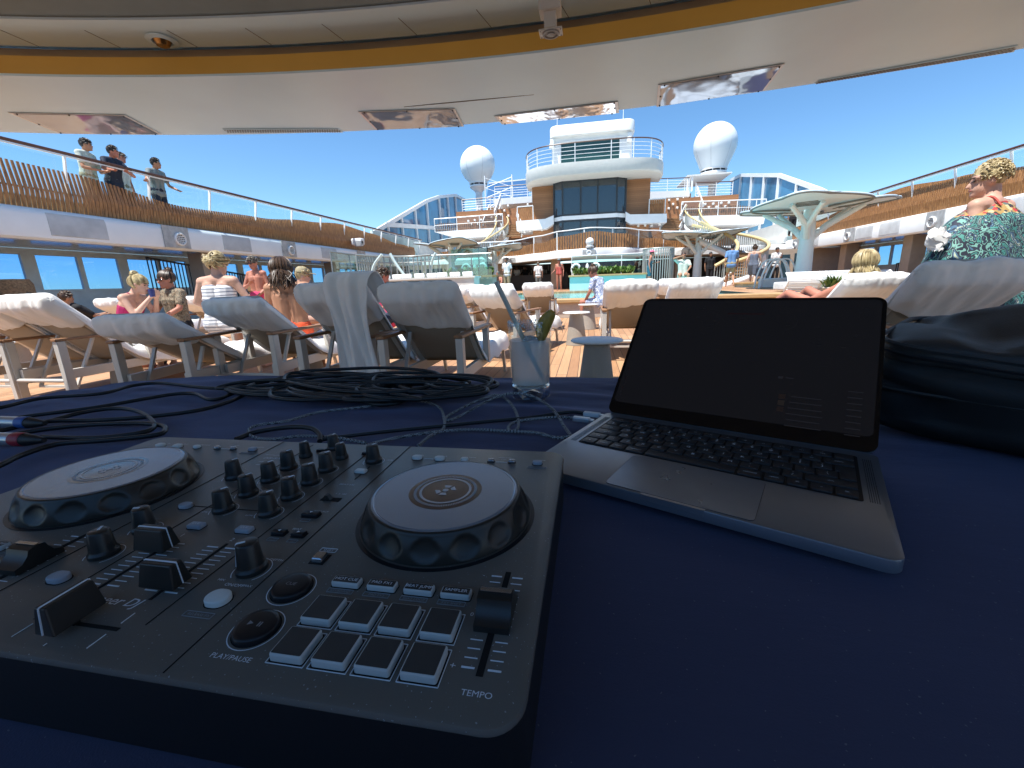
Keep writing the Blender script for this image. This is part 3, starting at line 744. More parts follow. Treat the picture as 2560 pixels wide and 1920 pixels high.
tag(tub, 'low aqua tiled tub wall with wooden edge in front of the curved stairs', 'tub')
MB().box((6.2, 19.3, .642), (8.1, 20.5, .70)).build('wood_edge', coping, tub)

leaf_mat = M('planter_leaf', (.07, .16, .03), .45, var=.6, vs=3, c2=(.20, .32, .07))
def leaves(t, n, fx, size, seed, name='foliage', up=.9, wf=.16):
    r_ = random.Random(seed); b = MB()
    for _ in range(n):
        p, hgt = fx(r_); a = r_.uniform(0, 2*pi); tilt = r_.uniform(.25, up); L = size*r_.uniform(.6, 1.3); w = L*wf
        dv = V((cos(a)*sin(tilt), sin(a)*sin(tilt), cos(tilt))); sd = V((-sin(a), cos(a), 0))*w
        p = V(p); m = p+dv*L*.55+V((0, 0, .01)); e = p+dv*L-V((0, 0, L*.18))
        b.add([p-sd*.3, p+sd*.3, m+sd, m-sd, e], [(0, 1, 2, 3), (3, 2, 4)])
    return b.build(name, leaf_mat, t, smooth=0)
def planter(x0, x1, y0, y1, z1, label, plab, seed, px0, px1):
    t = thing('planter', label, 'planter', (0, 0, 0))
    MB().box((x0, y0, .41 if y0 < 24 else PZ0), (x1, y1, z1-.09)).build('tiled_wall', aqua_tile, t)
    MB().box((x0-.06, y0-.1, z1-.088), (x1+.06, y1+.06, z1)).build('wood_top', coping, t, bevel=.01)
    p = thing('shrubs', plab, 'plants', (0, 0, z1))
    leaves(p, 900, lambda r_: ((r_.uniform(px0, px1), r_.uniform(y0+.2, y1-.1), r_.uniform(0, .16)), 1), .34, seed)
planter(-8.6, -4.35, 20.2, 21.6, 1.42, 'long aqua tiled planter with wooden top left of the pool', 'bushy green plants on the left aqua planter', 3, -6.9, -4.7)
planter(-.95, 2.75, 22.1, 23.4, 1.28, 'aqua tiled planter with wooden top in the middle of the pool end', 'bushy green plants on the middle planter at the pool end', 5, -.8, 2.2)
orn = M('ornament_white', (.82, .82, .80), .35, var=.03)
for i, (px, py, Y, kind, lab) in enumerate([(1166, 679, 21.0, 0, 'white rounded ornament at the left end of the left planter plants'), (1187, 676, 21.0, 1, 'tall white pointed ornament among the left planter plants'), (1207, 679, 21.0, 0, 'white rounded ornament at the right end of the left planter plants'),
                                     (1440, 674, 22.9, 0, 'white rounded ornament at the left end of the middle planter'), (1468, 674, 22.9, 1, 'white pointed ornament in the middle planter plants'), (1489, 670, 22.9, 0, 'white rounded ornament at the right of the middle planter plants')]):
    c = PY(px, py, Y); t = thing('ornament', lab, 'ornament', (c.x, c.y, 1.42 if i < 3 else 1.28), 0, 'white ornaments on the planters'); b = MB()
    if kind == 0: b.tube([(.2*cos(a), 0, .3+.26*sin(a)) for a in [rad(x) for x in range(-30, 211, 20)]], .07, 8)
    else: b.lathe([(.0, .62), (.07, .5), (.1, .25), (.09, 0)], 12)
    b.build('loop' if kind == 0 else 'cone', orn, t)
    MB().cbox((0, 0, .06), (.34, .2, .12)).build('foot', orn, t)

# glass screens
gs = thing('glass_screen', 'curved clear glass wind screen left of the pool', 'glass wall')
plan = spline([(-9.25, 14.6, 0), (-9.3, 16.6, 0), (-8.3, 18.4, 0), (-6.4, 19.0, 0), (-4.3, 19.2, 0)], 7)
b = MB(); nn = len(plan)
b.add([(p.x, p.y, PZ0) for p in plan]+[(p.x, p.y, 2.32) for p in plan], [(i, i+1, nn+i+1, nn+i) for i in range(nn-1)])
b.build('glass_pane', glass_aqua, gs)
b = MB(); b.tube([(p.x, p.y, 2.34) for p in plan], .035, 6); b.build('top_rail', M('screen_rail', (.30, .33, .33), .35, .4), gs)
for i in range(0, nn, 5): MB().tube([(plan[i].x, plan[i].y, PZ0), (plan[i].x, plan[i].y, 2.34)], .025, 6).build('post', MATS['screen_rail'], gs)
def bar_screen(pts, z1, label, r=.03, step=.14):
    t = thing('bar_screen', label, 'screen'); b = MB(); P = spline(pts, 10)
    L = 0; last = -1
    for i, p in enumerate(P):
        if i: L += (p-P[i-1]).length
        if L-last >= step: b.tube([(p.x, p.y, PZ0), (p.x, p.y, z1)], r, 6); last = L
    b.build('bars', M('bar_grey', (.36, .39, .37), .4, .2, var=.1), t)
    b = MB(); b.tube([(p.x, p.y, z1) for p in P], r*1.3, 6); b.tube([(p.x, p.y, z1-.25) for p in P], r*.8, 6); b.build('rail', MATS['bar_grey'], t)
bar_screen([(-8.7, 15.4, 0), (-8.4, 16.8, 0), (-7.4, 17.5, 0), (-6.4, 17.2, 0)], 2.25, 'curved screen of grey vertical bars inside the left glass screen')
bar_screen([(3.5+.75*cos(a), 23.5+.75*sin(a), 0) for a in [rad(x) for x in range(-200, 31, 23)]], 2.45, 'round screen of grey vertical bars beside the small parasol', .028, .11)
gp = thing('wind_break', 'upright aqua glass panels at the left planter end', 'glass wall')
b = MB()
for x0, y0, x1, y1 in ((-6.4, 19.9, -5.45, 19.5), (-5.45, 19.5, -5.1, 20.1), (-5.3, 19.75, -4.6, 19.75)): b.add([(x0, y0, 1.42), (x1, y1, 1.42), (x1, y1, 2.62), (x0, y0, 2.62)], [(0, 1, 2, 3)])
b.build('glass_pane', thin_glass('deep_aqua', (.42, .78, .74), .14), gp)
for x, y in ((-5.1, 20.1), (-4.6, 19.75)): MB().tube([(x, y, 1.42), (x, y, 2.65)], .03, 6).build('post', dark_metal, gp)
gp = thing('wind_break', 'clear glass panels behind the middle planter', 'glass wall')
b = MB(); b.add([(-.9, 23.8, PZ0), (2.9, 23.8, PZ0), (2.9, 23.8, 2.3), (-.9, 23.8, 2.3)], [(0, 1, 2, 3)]); b.build('glass_pane', glass_aqua, gp)
b = MB(); b.tube([(-.9, 23.78, 2.3), (2.9, 23.78, 2.3)], .03, 6); b.build('top_rail', white, gp)
for x in (-.9, .4, 1.7, 2.9): MB().tube([(x, 23.78, PZ0), (x, 23.78, 2.28)], .025, 6).build('post', white, gp)
pale = M('pale_strut', (.60, .70, .66), .3, var=.05)
for i, (pts, lab) in enumerate([([(928, 695, 15), (936, 662, 15), (955, 636, 15)], 'leftmost pale curved strut inside the glass screen'), ([(975, 634, 15.5), (990, 660, 15.5), (1012, 690, 15.5)], 'middle pale slanting strut inside the glass screen'),
                                ([(1076, 690, 17.5), (1080, 655, 17.5), (1089, 632, 17.5)], 'rightmost pale curved strut inside the glass screen')]):
    P = [PY(*p) for p in pts]; tag(MB().tube(spline(P, 6), .055, 8).build('strut', pale), lab, 'strut', 'struts inside the glass screen')
# towel shelf along the screen
ts = thing('towel_counter', 'low counter with white rolled towels before the left glass screen', 'counter')
MB().box((-8.2, 13.4, PZ0), (-3.6, 14.1, 1.22)).build('cabinet', M('counter_white', (.62, .60, .56), .5), ts)
MB().box((-8.25, 13.35, 1.222), (-3.55, 14.15, 1.27)).build('counter_top', white_soft, ts)
towel_white = M('towel_white', (.87, .85, .81), .95, var=.05, vs=5, bump=.9, bs=420, bd=.002, sheen=.3)
for i in range(11):
    x = -8.0+i*.41; t = MB(); t.tube([(-.16, 0, 0), (.16, 0, 0)], .075, 10); t.tube([(-.161, 0, 0), (.161, 0, 0)], .045, 10)
    o = t.build('rolled_towel', towel_white); o.location = (x, 13.7+.1*sin(i*2.1), 1.345)
    tag(o, 'white rolled towel in the row on the counter before the glass screen', 'towel', 'rolled towels on the counter')

# ================================================================== leaf parasols
leaf_pale = M('parasol_pale', (.60, .72, .78), .4, var=.08, vs=1)
pole_pale = M('parasol_pole', (.66, .76, .76), .3, var=.04)
def parasol(px, Y, az0, label, size=1., n=3, z0=PZ0, H=3.1, lift=.55):
    x = PY(px, 640, Y).x
    t = thing('leaf_parasol', label, 'parasol', (x, Y, z0), 0, 'leaf shaped parasols round the pool')
    MB().lathe([(.26*size, 0), (.25*size, .3), (.2*size, 1.9), (.17*size, H-z0+.1), (0, H-z0+.12)], 20).build('pole', pole_pale, t)
    for k in range(n):
        a = rad(az0+k*360/3); u = V((cos(a), sin(a), 0)); v = V((-sin(a), cos(a), 0))
        L0, L1, Wd = .15*size, 2.5*size, 1.55*size; zb = H-z0
        def P(q, w, off=0.):
            q_ = q; hw = Wd*sin(pi*(.12+.80*q_**.8))**.75; ww = (w*2-1)
            r_ = L0+(L1-L0)*q_*(1-.16*ww*ww)
            z = zb+lift*size*q_**1.15-.05*size*ww*ww*(.3+.7*q_)+off
            return u*r_+v*(hw*ww)+V((0, 0, z))
        b = MB(); b.grid(lambda q, w: P(q, w), 22, 18)
        o = b.build('canopy', leaf_pale, t, smooth=60, solid=.05*size)
        e = MB(); e.tube([P(i/24, 0, -.03) for i in range(25)]+[P(1, i/16, -.03) for i in range(1, 16)]+[P(1-i/24, 1, -.03) for i in range(25)], .03*size, 5); e.build('edge_rim', M('rim_grey', (.16, .17, .16), .4), o)
        h = MB()
        for i in range(4):
            q = .30+.07*i; h.tube([P(q, .5-.12+.01*i, -.035), P(q, .5+.12-.01*i, -.035)], .016*size, 5)
        h.build('vent_slots', MATS['rim_grey'], o)
        for s in (-1, 1):
            MB().tube([(0, 0, zb-1.0*size), V((0, 0, zb-.55*size))+u*.5*size, P(.52, .5+.13*s, -.08)], 0, 10, radii=[.12*size, .10*size, .065*size]).build('arm', pole_pale, t)
parasol(2012, 16, -118, 'large leaf parasol nearest on the right with broad pale pole', 1.0, H=3.0, lift=.2)
parasol(1745, 27, -150, 'small far leaf parasol before the curved stairs', 1.0, H=3.2, lift=.25)
parasol(1128, 25, -60, 'far leaf parasol standing left of the pool behind glass', .9, H=3.2, lift=.35)
parasol(1236, 27.5, -35, 'far leaf parasol in front of the lower left terrace', .9, 3, H=3.05, lift=.3)

# ================================================================== curved stairs
yel = M('yellow_rail', (.62, .49, .25), .35, var=.12)
def helix(C, ri, ro, a0, a1, z0, z1, label, n=16, skirt=True):
    t = thing('curved_staircase', label, 'stairs', C); b = MB(); N = 40
    for i in range(n):
        f = (i+.5)/n; a = rad(a0+(a1-a0)*f); da = rad(abs(a1-a0))/n*.62; z = z0+(z1-z0)*(i+1)/n
        q = [(ri*cos(a-da), ri*sin(a-da)), (ro*cos(a-da), ro*sin(a-da)), (ro*cos(a+da), ro*sin(a+da)), (ri*cos(a+da), ri*sin(a+da))]
        b.prism(q, z-.09, z)
    b.build('treads', MATS['stair_tread'], t)
    for r_, nm in ((ri, 'inner'), (ro, 'outer')):
        pt = lambda f, h: (r_*cos(rad(a0+(a1-a0)*f)), r_*sin(rad(a0+(a1-a0)*f)), z0+(z1-z0)*f+h)
        s = MB(); s.grid(lambda u, v: pt(u, -.18+.34*v), N, 2); s.build('stringer', white, t, solid=.05)
        s = MB(); s.tube([pt(i/N, 1.0) for i in range(N+1)], .085 if n > 12 else .05, 8); s.build('handrail', yel, t)
        s = MB(); m = int(abs(rad(a1-a0))*r_/.13)
        for i in range(m): s.tube([pt(i/m, .05), pt(i/m, 1.0)], .02, 5)
        s.build('balusters', MATS['bar_grey'], t)
helix((6.3, 25.3, 0), 1.45, 2.85, -88, 95, .5, 3.0, 'large curved staircase with yellow handrails rising from the pool deck')
helix((8.6, 33.0, 0), 1.1, 2.0, 262, 150, 2.9, 5.0, 'upper curved staircase with yellow handrail right of the tower', 12)
helix((-8.0, 33.0, 0), 1.1, 2.0, -82, 30, 2.9, 5.0, 'upper curved staircase with yellow handrail left of the tower', 12)

# ================================================================== lattice daybeds, wicker chairs
def daybed(x0, x1, Y, z0, h, label, n=13):
    t = thing('lattice_daybed', label, 'daybed', (x0, Y, z0)); W = x1-x0
    arc = lambda a: (0, .28*(1-cos(a))-.14*sin(a)*0, 0)
    def P(u, f):
        a = pi*.62*f
        return V((u*W, -.32*sin(a*1.2)+.2*f, h*sin(a)/sin(pi*.62) if f > .99 else h*f**.9))
    s = MB()
    for i in range(n+1): s.tube([P(0, i/n), P(1, i/n)], .016, 5)
    s.build('slats', white, t)
    s = MB()
    for u in (0, .42, .5, .83, 1): s.tube([P(u, i/10) for i in range(11)], .024, 6)
    s.build('ribs', white, t)
    MB().box((.05, .12, .02), (W-.05, .9, .25)).build('cushion', M('cushion_white', (.7, .7, .68), .9), t, bevel=.05)
daybed(5.25, 7.15, 12.9, .52, .50, 'large white lattice daybed beside the big parasol pole')
daybed(8.4, 9.2, 15.4, .5, .50, 'smaller white lattice daybed behind the spiky plant')
for px, Y, lab in ((1937, 17.5, 'left white arched frame of a lounge seat behind the large daybed'), (1958, 17.8, 'right white arched frame of a lounge seat behind the large daybed')):
    c = PY(px, 690, Y); t = thing('arched_seat', lab, 'seat', (c.x, Y, PZ0)); b = MB()
    for yo in (0, .5): b.tube(spline([(-.5, yo, 0), (-.42, yo, .5), (-.2, yo, .98), (.2, yo, .98), (.42, yo, .5), (.5, yo, 0)], 5), .03, 6)
    b.build('arch_frame', white, t)
    MB().box((-.4, .05, .0), (.4, .45, .35)).build('cushion', MATS['cushion_white'], t, bevel=.04)
wick = M('wicker', (.33, .20, .10), .7, var=.5, vs=30, bump=1, bs=90, bd=.02)
for x, y, z, lab in ((-12.6, 7.55, 0, 'woven pod chair at the left picture edge'), (-9.6, 11.3, 0, 'woven pod chair behind the blonde woman in stripes'), (12.3, 16.4, .5, 'nearer woven pod chair on the right under the balcony'), (12.3, 22.3, .5, 'farther woven pod chair on the right under the balcony')):
    t = thing('wicker_chair', lab, 'chair', (x, y, z), 0, 'woven pod chairs by the windows')
    MB().lathe([(.0, .98), (.26, .98), (.31, 1.05), (.31, 1.35), (.26, 1.46), (0, 1.47)], 18).build('headrest', wick, t)
    MB().lathe([(.0, .55), (.34, .55), (.37, .62), (.36, .88), (.3, .95), (0, .95)], 18).build('backrest', wick, t)
    MB().lathe([(.0, .0), (.42, .0), (.46, .2), (.44, .42), (.3, .5), (0, .5)], 18).build('seat', wick, t)
bn = thing('bench', 'long brown bench with pale cushions under the right balcony', 'bench', (10.9, 13.5, PZ0))
MB().box((0, 0, 0), (.8, 8, .26)).build('base', M('bench_wood', (.22, .10, .05), .5), bn)
b = MB()
for i in range(8): b.box((.06, .1+i, .262), (.74, .98+i, .34))
b.build('cushions', MATS['cushion_white'], bn, bevel=.03)
for px, Y, lab, sd in ((2084, 12.6, 'spiky green grass plant beside the large daybed', 8), (2128, 12.8, 'spiky green grass plant behind the blonde woman on the right', 9)):
    c = PY(px, 700, Y); t = thing('grass_plant', lab, 'plant', (c.x, c.y, PZ0), 0)
    leaves(t, 140, lambda r_: ((r_.gauss(0, .07), r_.gauss(0, .06), .1), 1), .36, sd, up=.9, wf=.06)
    MB().lathe([(.2, 0), (.24, .1), (.22, .12), (0, .1)], 14).build('pot', beige_wall, t)
# ================================================================== loungers, towels, side tables
frame_m = M('lounger_frame', (.56, .53, .48), .45, .15, var=.06, vs=3)
sling = M('lounger_sling', (.34, .28, .21), .8, var=.08, vs=3, bump=.5, bs=350, bd=.002)
cushion_m = M('lounger_cushion', (.42, .42, .40), .9, var=.08, bump=.4, bs=300)
arm_wood = M('armrest_wood', (.30, .15, .07), .45, var=.3, vs=8, stretch=(6, 1, 6))
LB, LP = .97, (.70, .34)
def lounger(label, x, y, yaw=0., th=47., group='sun loungers on the deck'):
    t = thing('sun_lounger', label, 'sun lounger', (x, y, .004), rad(yaw), group)
    a = rad(th); e = V((0, -cos(a), sin(a))); nb = V((0, -sin(a), -cos(a))); pv = V((0, *LP))
    for s in (-1, 1):
        X = s*.305
        MB().box((X-.026, -.035, 0), (X+.026, .035, .617)).build('leg', frame_m, t, bevel=.004)
        MB().box((X-.026, .765, .31), (X+.026, .835, .617)).build('arm_post', frame_m, t, bevel=.004)
        MB().box((X-.032, -.045, .619), (X+.032, .87, .644)).build('armrest', arm_wood, t, bevel=.005)
        MB().box((s*.255-.018, 0, .255), (s*.255+.018, 1.86, .345)).build('side_rail', frame_m, t, bevel=.004)
        MB().bar((s*.27, 1.7, .34), (s*.275, 1.78, 0), .03, .035).build('leg', frame_m, t)
        b = MB(); b.bar(pv+V((s*.275, 0, 0)), pv+e*LB+V((s*.275, 0, 0)), .035, .045, (1, 0, 0)); b.build('back_frame', frame_m, t, bevel=.004)
        q = pv+e*.46+V((s*.225, 0, 0))+nb*.03
        b = MB(); b.bar(q, (s*.225, .10, .17), .02, .03, (1, 0, 0)); b.build('prop', frame_m, t)
    b = MB(); b.tube([(-.29, -.02, .25), (.29, -.02, .25)], .018, 8); b.box((-.23, .085, .155), (.23, .115, .175)); b.build('crossbar', frame_m, t)
    b = MB(); b.tube([(-.25, 1.85, .32), (.25, 1.85, .32)], .018, 8); b.build('foot_bar', frame_m, t)
    b = MB(); b.grid(lambda u, v: pv+e*(LB*v)+V(((u-.5)*.53, 0, 0))+nb*(.012+.035*sin(pi*u)*sin(pi*min(1, v*1.05))), 10, 14); b.build('backrest', sling, t, smooth=60, solid=.006)
    b = MB(); b.box((-.26, .72, .35), (.26, 1.85, .415)); b.build('seat_cushion', cushion_m, t, bevel=.025)
    m = Matrix((V((1, 0, 0)), e, -nb)).transposed().to_4x4(); m.translation = pv
    b = MB(); b.rrect(.53, LB*.98, .03, .0, .055, 4, m @ Matrix.Translation((0, LB/2, .02)), top=.015); b.build('back_cushion', cushion_m, t)
    return t
def towel(label, x, y, yaw=0., th=47., hang=.36, full=True, seed=1, w=.68, skew=0., mat=None, group=None, cat='towel'):
    a = rad(th); e = V((0, -cos(a), sin(a))); nb = V((0, -sin(a), -cos(a))); pv = V((0, *LP)); r_ = random.Random(seed); ph = r_.uniform(0, 50)
    t = thing('towel', label, cat, (x, y, .004), rad(yaw), group)
    rp = .050; path = []
    for i in range(9): path.append((pv+e*(LB-.05-hang*(1-i/8))+nb*(.05+.035*(i/8)), nb, (1-i/8)))
    for i in range(1, 7):
        an = pi*i/7; path.append((pv+e*(LB-.03)+nb*(rp*cos(an))+e*(rp*.9*sin(an)), nb*cos(an)+e*sin(an), 0))
    L = LB-.10 if full else .45
    for i in range(11): path.append((pv+e*(LB-.03-L*i/10)-nb*(rp+.01-.0*i), -nb, 0))
    if full:
        for i in range(1, 14): path.append((V((0, .72+1.18*i/13, .437+.02*sin(i*1.3+ph))), V((0, 0, 1)), -i/13))
        path.append((V((0, 1.93, .36)), V((0, 1, 0)), -1)); path.append((V((0, 1.93, .30)), V((0, 1, 0)), -1))
    nv = len(path); NU = 45
    def P(u, v):
        i = min(nv-1, int(round(v*(nv-1)))); p, nn, k = path[i]; uu = u*2-1
        p = V(p)
        if k > 0: p = p-e*(skew*uu*k*hang + .05*hang*sin(3*uu+ph)*k) + e*(.10*hang*k*uu*uu)
        ed = max(0, abs(uu)-.78)/.22
        xx = uu*w/2*(1-.06*ed*ed)
        rg = lambda q: (1-abs(noise.noise(q)))**3
        wr = .016*noise.noise(V((uu*2.2+ph, i*.16, 3.1)))+.016*rg(V((uu*3.1+i*.11+ph, i*.10-uu*.8, 9.3)))+.010*rg(V((uu*6.5-i*.16+ph, i*.15, 4.2)))-.015
        fold = .006*sin(uu*9+ph+i*.2+2*sin(uu*3))*(max(k, 0)) if k >= 0 else 0
        if k < 0:
            dz = -.16*ed**1.4
            return p+V((xx, 0, dz+wr*1.2))
        an = 0 if i < 9 else (pi*(i-8)/7 if i < 15 else pi)
        bul = .010*(1-uu*uu)*(1-abs(k-.35)) if k >= 0 and i < 16 else 0
        return p+V((xx, 0, 0))+nn*(wr+fold+bul)-nb*cos(an)*(.075*ed**1.5)-e*sin(an)*(.06*ed**1.6)
    b = MB(); b.grid(P, NU, nv)
    b.build('cloth', mat or towel_white, t, smooth=180, solid=.012, sub=1)
    return t
SETS = [  # label bits, x, y, yaw, angle, hang, seed, skew
    ('at the far left edge behind the wicker chair', -5.72, 3.05, 0, 43, .3, 21, 0),
    ('second from the left, sunlit towel over its back', -5.1, 3.07, 0, 44, .30, 3, .1),
    ('reclined lowest, in front of the woman in pink', -3.62, 2.93, 8, 29, .34, 4, 0),
    ('in front of the woman in the striped top', -3.11, 3.37, 0, 36.5, .36, 5, .25),
    ('with a long towel hanging down its right side', -1.97, 3.02, 0, 44, .36, 6, 0),
    ('nearest, directly left of the drink glass', -1.23, 2.96, 0, 42.5, .38, 7, .18),
    ('turned to the right just behind the drink straw', -1.2, 5.35, -14, 38, .32, 8, 0),
    ('facing the pool between the straw and the side tables', -1.04, 8.9, 0, 39, .30, 9, 0),
    ('behind the left corner of the laptop lid', .5, 5.38, 0, 39, .36, 10, -.1),
    ('behind the middle of the laptop lid', 1.32, 5.75, 0, 38.5, .36, 11, 0),
    ('holding the blonde woman at the right', 2.95, 5.14, 0, 37.5, .36, 12, 0),
    ('large and nearest on the right above the black bag', 2.28, 3.04, 0, 43, .42, 13, .2)]
for lab, x, y, yw, th, hg, sd, sk in SETS:
    lounger('taupe framed sun lounger '+lab, x, y, yw, th)
    towel('white towel on the lounger '+lab, x, y, yw, th, hg, True, sd, skew=sk, group='towels draped over loungers')
def top_at(px, Y): return PY(px, 700, Y).x
for i, (px, Y, yw, th, lab) in enumerate([(252, 6.5, -8, 45, 'left of the woman in pink'), (128, 7.2, 6, 40, 'under the reclining man in black at the left'), (468, 6.6, 0, 44, 'behind the woman in the striped top'),
        (600, 5.6, 0, 40, 'left of the dark haired woman'), (1128, 7.0, -10, 44, 'behind the towel right of the nearest lounger'), (1180, 9.6, 0, 46, 'second row near the pool, left one'), (1250, 9.9, 0, 46, 'second row near the pool, right one'),
        (60, 9.0, 0, 40, 'beside the left windows'), (1690, 8.4, 0, 45, 'second row behind the laptop lid')]):
    x = top_at(px, Y)
    lounger('taupe sun lounger '+lab, x, Y+.03, yw, th-7)
    towel('white towel on the lounger '+lab, x, Y+.03, yw, th-7, .30, True, 40+i, group='towels draped over loungers')
for i, (x, y, yw, lab) in enumerate([(1.75, 5.2, -4, 'lying flat behind the laptop lid, left one'), (2.1, 6.3, -8, 'lying flat behind the laptop lid, right one')]):
    lounger('taupe sun lounger '+lab, x, y, yw, 6); towel('white towel on the lounger '+lab, x, y, yw, 6, .15, True, 60+i, group='towels draped over loungers')
# the long towel over the corner of one lounger
hx, hy, hth = -1.97, 3.02, rad(44)
e_ = V((0, -cos(hth), sin(hth))); nb_ = V((0, -sin(hth), -cos(hth)))
top = V((0, *LP))+e_*(LB-.02)
ht = thing('towel', 'long white towel hanging from the corner of the lounger left of centre', 'towel', (hx, hy, .004), 0)
def HP(u, v):
    uu = u*2-1
    if v < .2:
        k = v/.2; p = top+e_*(-.30*(1-k))-nb_*(.115)+e_*.03*k
    elif v < .34:
        k = (v-.2)/.14; an = pi*(1-k); p = top+nb_*(-.115*cos(pi*k))+e_*(.03+.09*sin(pi*k))
    else:
        k = (v-.34)/.66; q = top+nb_*.115+e_*.02; p = V((0, q.y-.03+.08*k, q.z-.83*k))
    w = .175-.03*v+.02*sin(v*9); fold = .022*sin(uu*6+v*3)+.012*sin(uu*13-v*5)
    sag = .03*uu*uu*(v > .4)
    return p+V((.205+uu*w+.05*(v-.34)*(v > .34), -fold*(.4+v), sag))
b = MB(); b.grid(HP, 31, 40); b.build('cloth', towel_white, ht, smooth=180, solid=.011, sub=1)
# folded navy towel and rolled white towel on the flat loungers
nv_ = M('navy_cloth', (.02, .025, .09), .9, var=.3, vs=6, bump=.4, bs=200)
c = PY(1925, 738, 6.3); o = MB().grid(lambda u, v: (c.x-.45+.9*u, 6.3+.5*(v-.5), .50+.16*sin(pi*u)*sin(pi*v)+.03*noise.noise(V((u*4, v*4, 1)))), 18, 12).build('navy_towel', nv_, smooth=180, solid=.015)
tag(o, 'crumpled navy blue towel on a flat lounger behind the laptop', 'towel')
c = PY(1992, 738, 5.6); b = MB(); b.tube(spline([(c.x-.18, 5.6, .52), (c.x-.05, 5.55, .56), (c.x+.12, 5.6, .55), (c.x+.16, 5.75, .52)], 5), .07, 10)
b.tube(spline([(c.x+.14, 5.6, .54), (c.x+.05, 5.7, .56), (c.x-.14, 5.75, .52)], 5), .06, 10)
tag(b.build('rolled_towel', towel_white), 'twisted white towel on a flat lounger beside the blonde woman', 'towel')
cone_m = M('table_cone', (.33, .295, .25), .6, var=.06, vs=3)
def side_table(x, y, label, r=.215):
    t = thing('side_table', label, 'side table', (x, y, .004), 0, 'round side tables on the deck'); n = 72
    b = MB(); vs = []
    for z, rr in ((0, .165), (.495, .10)):
        for k in range(n*2): a = 2*pi*k/(n*2); q = rr*(1+(.012 if k % 2 else 0)); vs.append((q*cos(a), q*sin(a), z))
    m = n*2; b.add(vs, [(k, (k+1) % m, m+(k+1) % m, m+k) for k in range(m)]+[tuple(range(m, 2*m))])
    b.build('cone_base', cone_m, t, smooth=0)
    MB().lathe([(0, .497), (r-.015, .497), (r, .505), (r, .512), (r-.006, .518), (0, .518)], 48).build('table_top', white_soft, t, smooth=50)
    return t
side_table(.07, 3.57, 'round side table in the shade left of the laptop lid')
side_table(-.19, 6.85, 'sunlit round side table behind the lime slice')
side_table(.0, 9.1, 'sunlit round side table farthest back near the pool edge')
p = PZ(298, 852, .52); side_table(p.x, p.y, 'round side table half hidden by the lowest reclined lounger')
p = PZ(40, 962, 0); side_table(p.x-.1, p.y+.15, 'round side table at the left edge of the picture behind lounger legs')
p = PZ(800, 925, 0); side_table(p.x, 4.6, 'round side table in the shade between two near loungers')
# ================================================================== people
def skin(name, c): return M(name, c, .5, var=.12, vs=6, spec=.35)
sk_fair = skin('skin_fair', (.56, .33, .24)); sk_tan = skin('skin_tan', (.42, .21, .125)); sk_red = skin('skin_red', (.46, .19, .125)); sk_brown = skin('skin_brown', (.24, .12, .07))
def hairm(name, c, c2): return M(name, c, .45, var=.5, vs=30, c2=c2, stretch=(1, 1, .25))
h_blond = hairm('hair_blond', (.30, .20, .08), (.62, .50, .27)); h_brown = hairm('hair_brown', (.035, .018, .010), (.10, .055, .03)); h_black = hairm('hair_black', (.012, .010, .009), (.035, .028, .025)); h_grey = hairm('hair_grey', (.10, .085, .07), (.22, .19, .15))
def fabric(name, c, var=.1): return M(name, c, .85, var=var, vs=7, bump=.4, bs=40, bd=.006)
lens_dark = M('lens_dark', (.03, .012, .012), .08, spec=.8)
def joints(kind, seat=.42, lean=0., **ov):
    """facing +Y, feet on z=0"""
    J = dict(pel=(0, 0, .95), wai=(0, .0, 1.10), che=(0, .0, 1.30), nek=(0, -.01, 1.47), hd=(0, .03, 1.61))
    for s, n_ in ((-1, 'L'), (1, 'R')):
        J['sh'+n_] = (s*.185, -.01, 1.41); J['el'+n_] = (s*.25, -.03, 1.13); J['wr'+n_] = (s*.25, .06, .88)
        J['hp'+n_] = (s*.09, 0, .92); J['kn'+n_] = (s*.10, .03, .49); J['an'+n_] = (s*.11, -.01, .09)
    J = {k: V(v) for k, v in J.items()}
    if kind == 'walk':
        J['knL'] += V((0, .16, .02)); J['anL'] += V((0, .22, 0)); J['knR'] += V((0, .04, 0)); J['anR'] += V((0, -.26, .05))
        J['elL'] += V((0, -.08, 0)); J['wrL'] += V((0, -.12, .02)); J['elR'] += V((0, .08, 0)); J['wrR'] += V((0, .16, .03))
    if kind == 'sit':
        dz = seat+.10-.95
        for k in J:
            if k[:2] not in ('kn', 'an'): J[k] += V((0, 0, dz))
        for s, n_ in ((-1, 'L'), (1, 'R')):
            J['hp'+n_] = V((s*.10, .02, seat+.09)); J['kn'+n_] = V((s*.14, .44, seat+.08)); J['an'+n_] = V((s*.14, .42, .08))
            J['wr'+n_] = V((s*.13, .38, seat+.20)); J['el'+n_] = V((s*.25, .10, seat+.36))
    if kind == 'recline':
        J['wai'] = V((0, -.14, .60)); J['pel'] = V((0, 0, .54)); J['che'] = V((0, -.28, .74)); J['nek'] = V((0, -.40, .88)); J['hd'] = V((0, -.43, 1.01))
        for s, n_ in ((-1, 'L'), (1, 'R')):
            J['sh'+n_] = V((s*.185, -.36, .82)); J['el'+n_] = V((s*.27, -.12, .62)); J['wr'+n_] = V((s*.16, .10, .66))
            J['hp'+n_] = V((s*.09, .03, .53)); J['kn'+n_] = V((s*.12, .42, .62)); J['an'+n_] = V((s*.12, .82, .53))
    if lean:
        c, s_ = cos(lean), sin(lean); o = J['pel']
        for k in ('wai', 'che', 'nek', 'hd', 'shL', 'shR', 'elL', 'elR', 'wrL', 'wrR'):
            q = J[k]-o; J[k] = o+V((q.x, q.y*c+q.z*s_, q.z*c-q.y*s_))
    for k, v in ov.items(): J[k] = V(v)
    return J
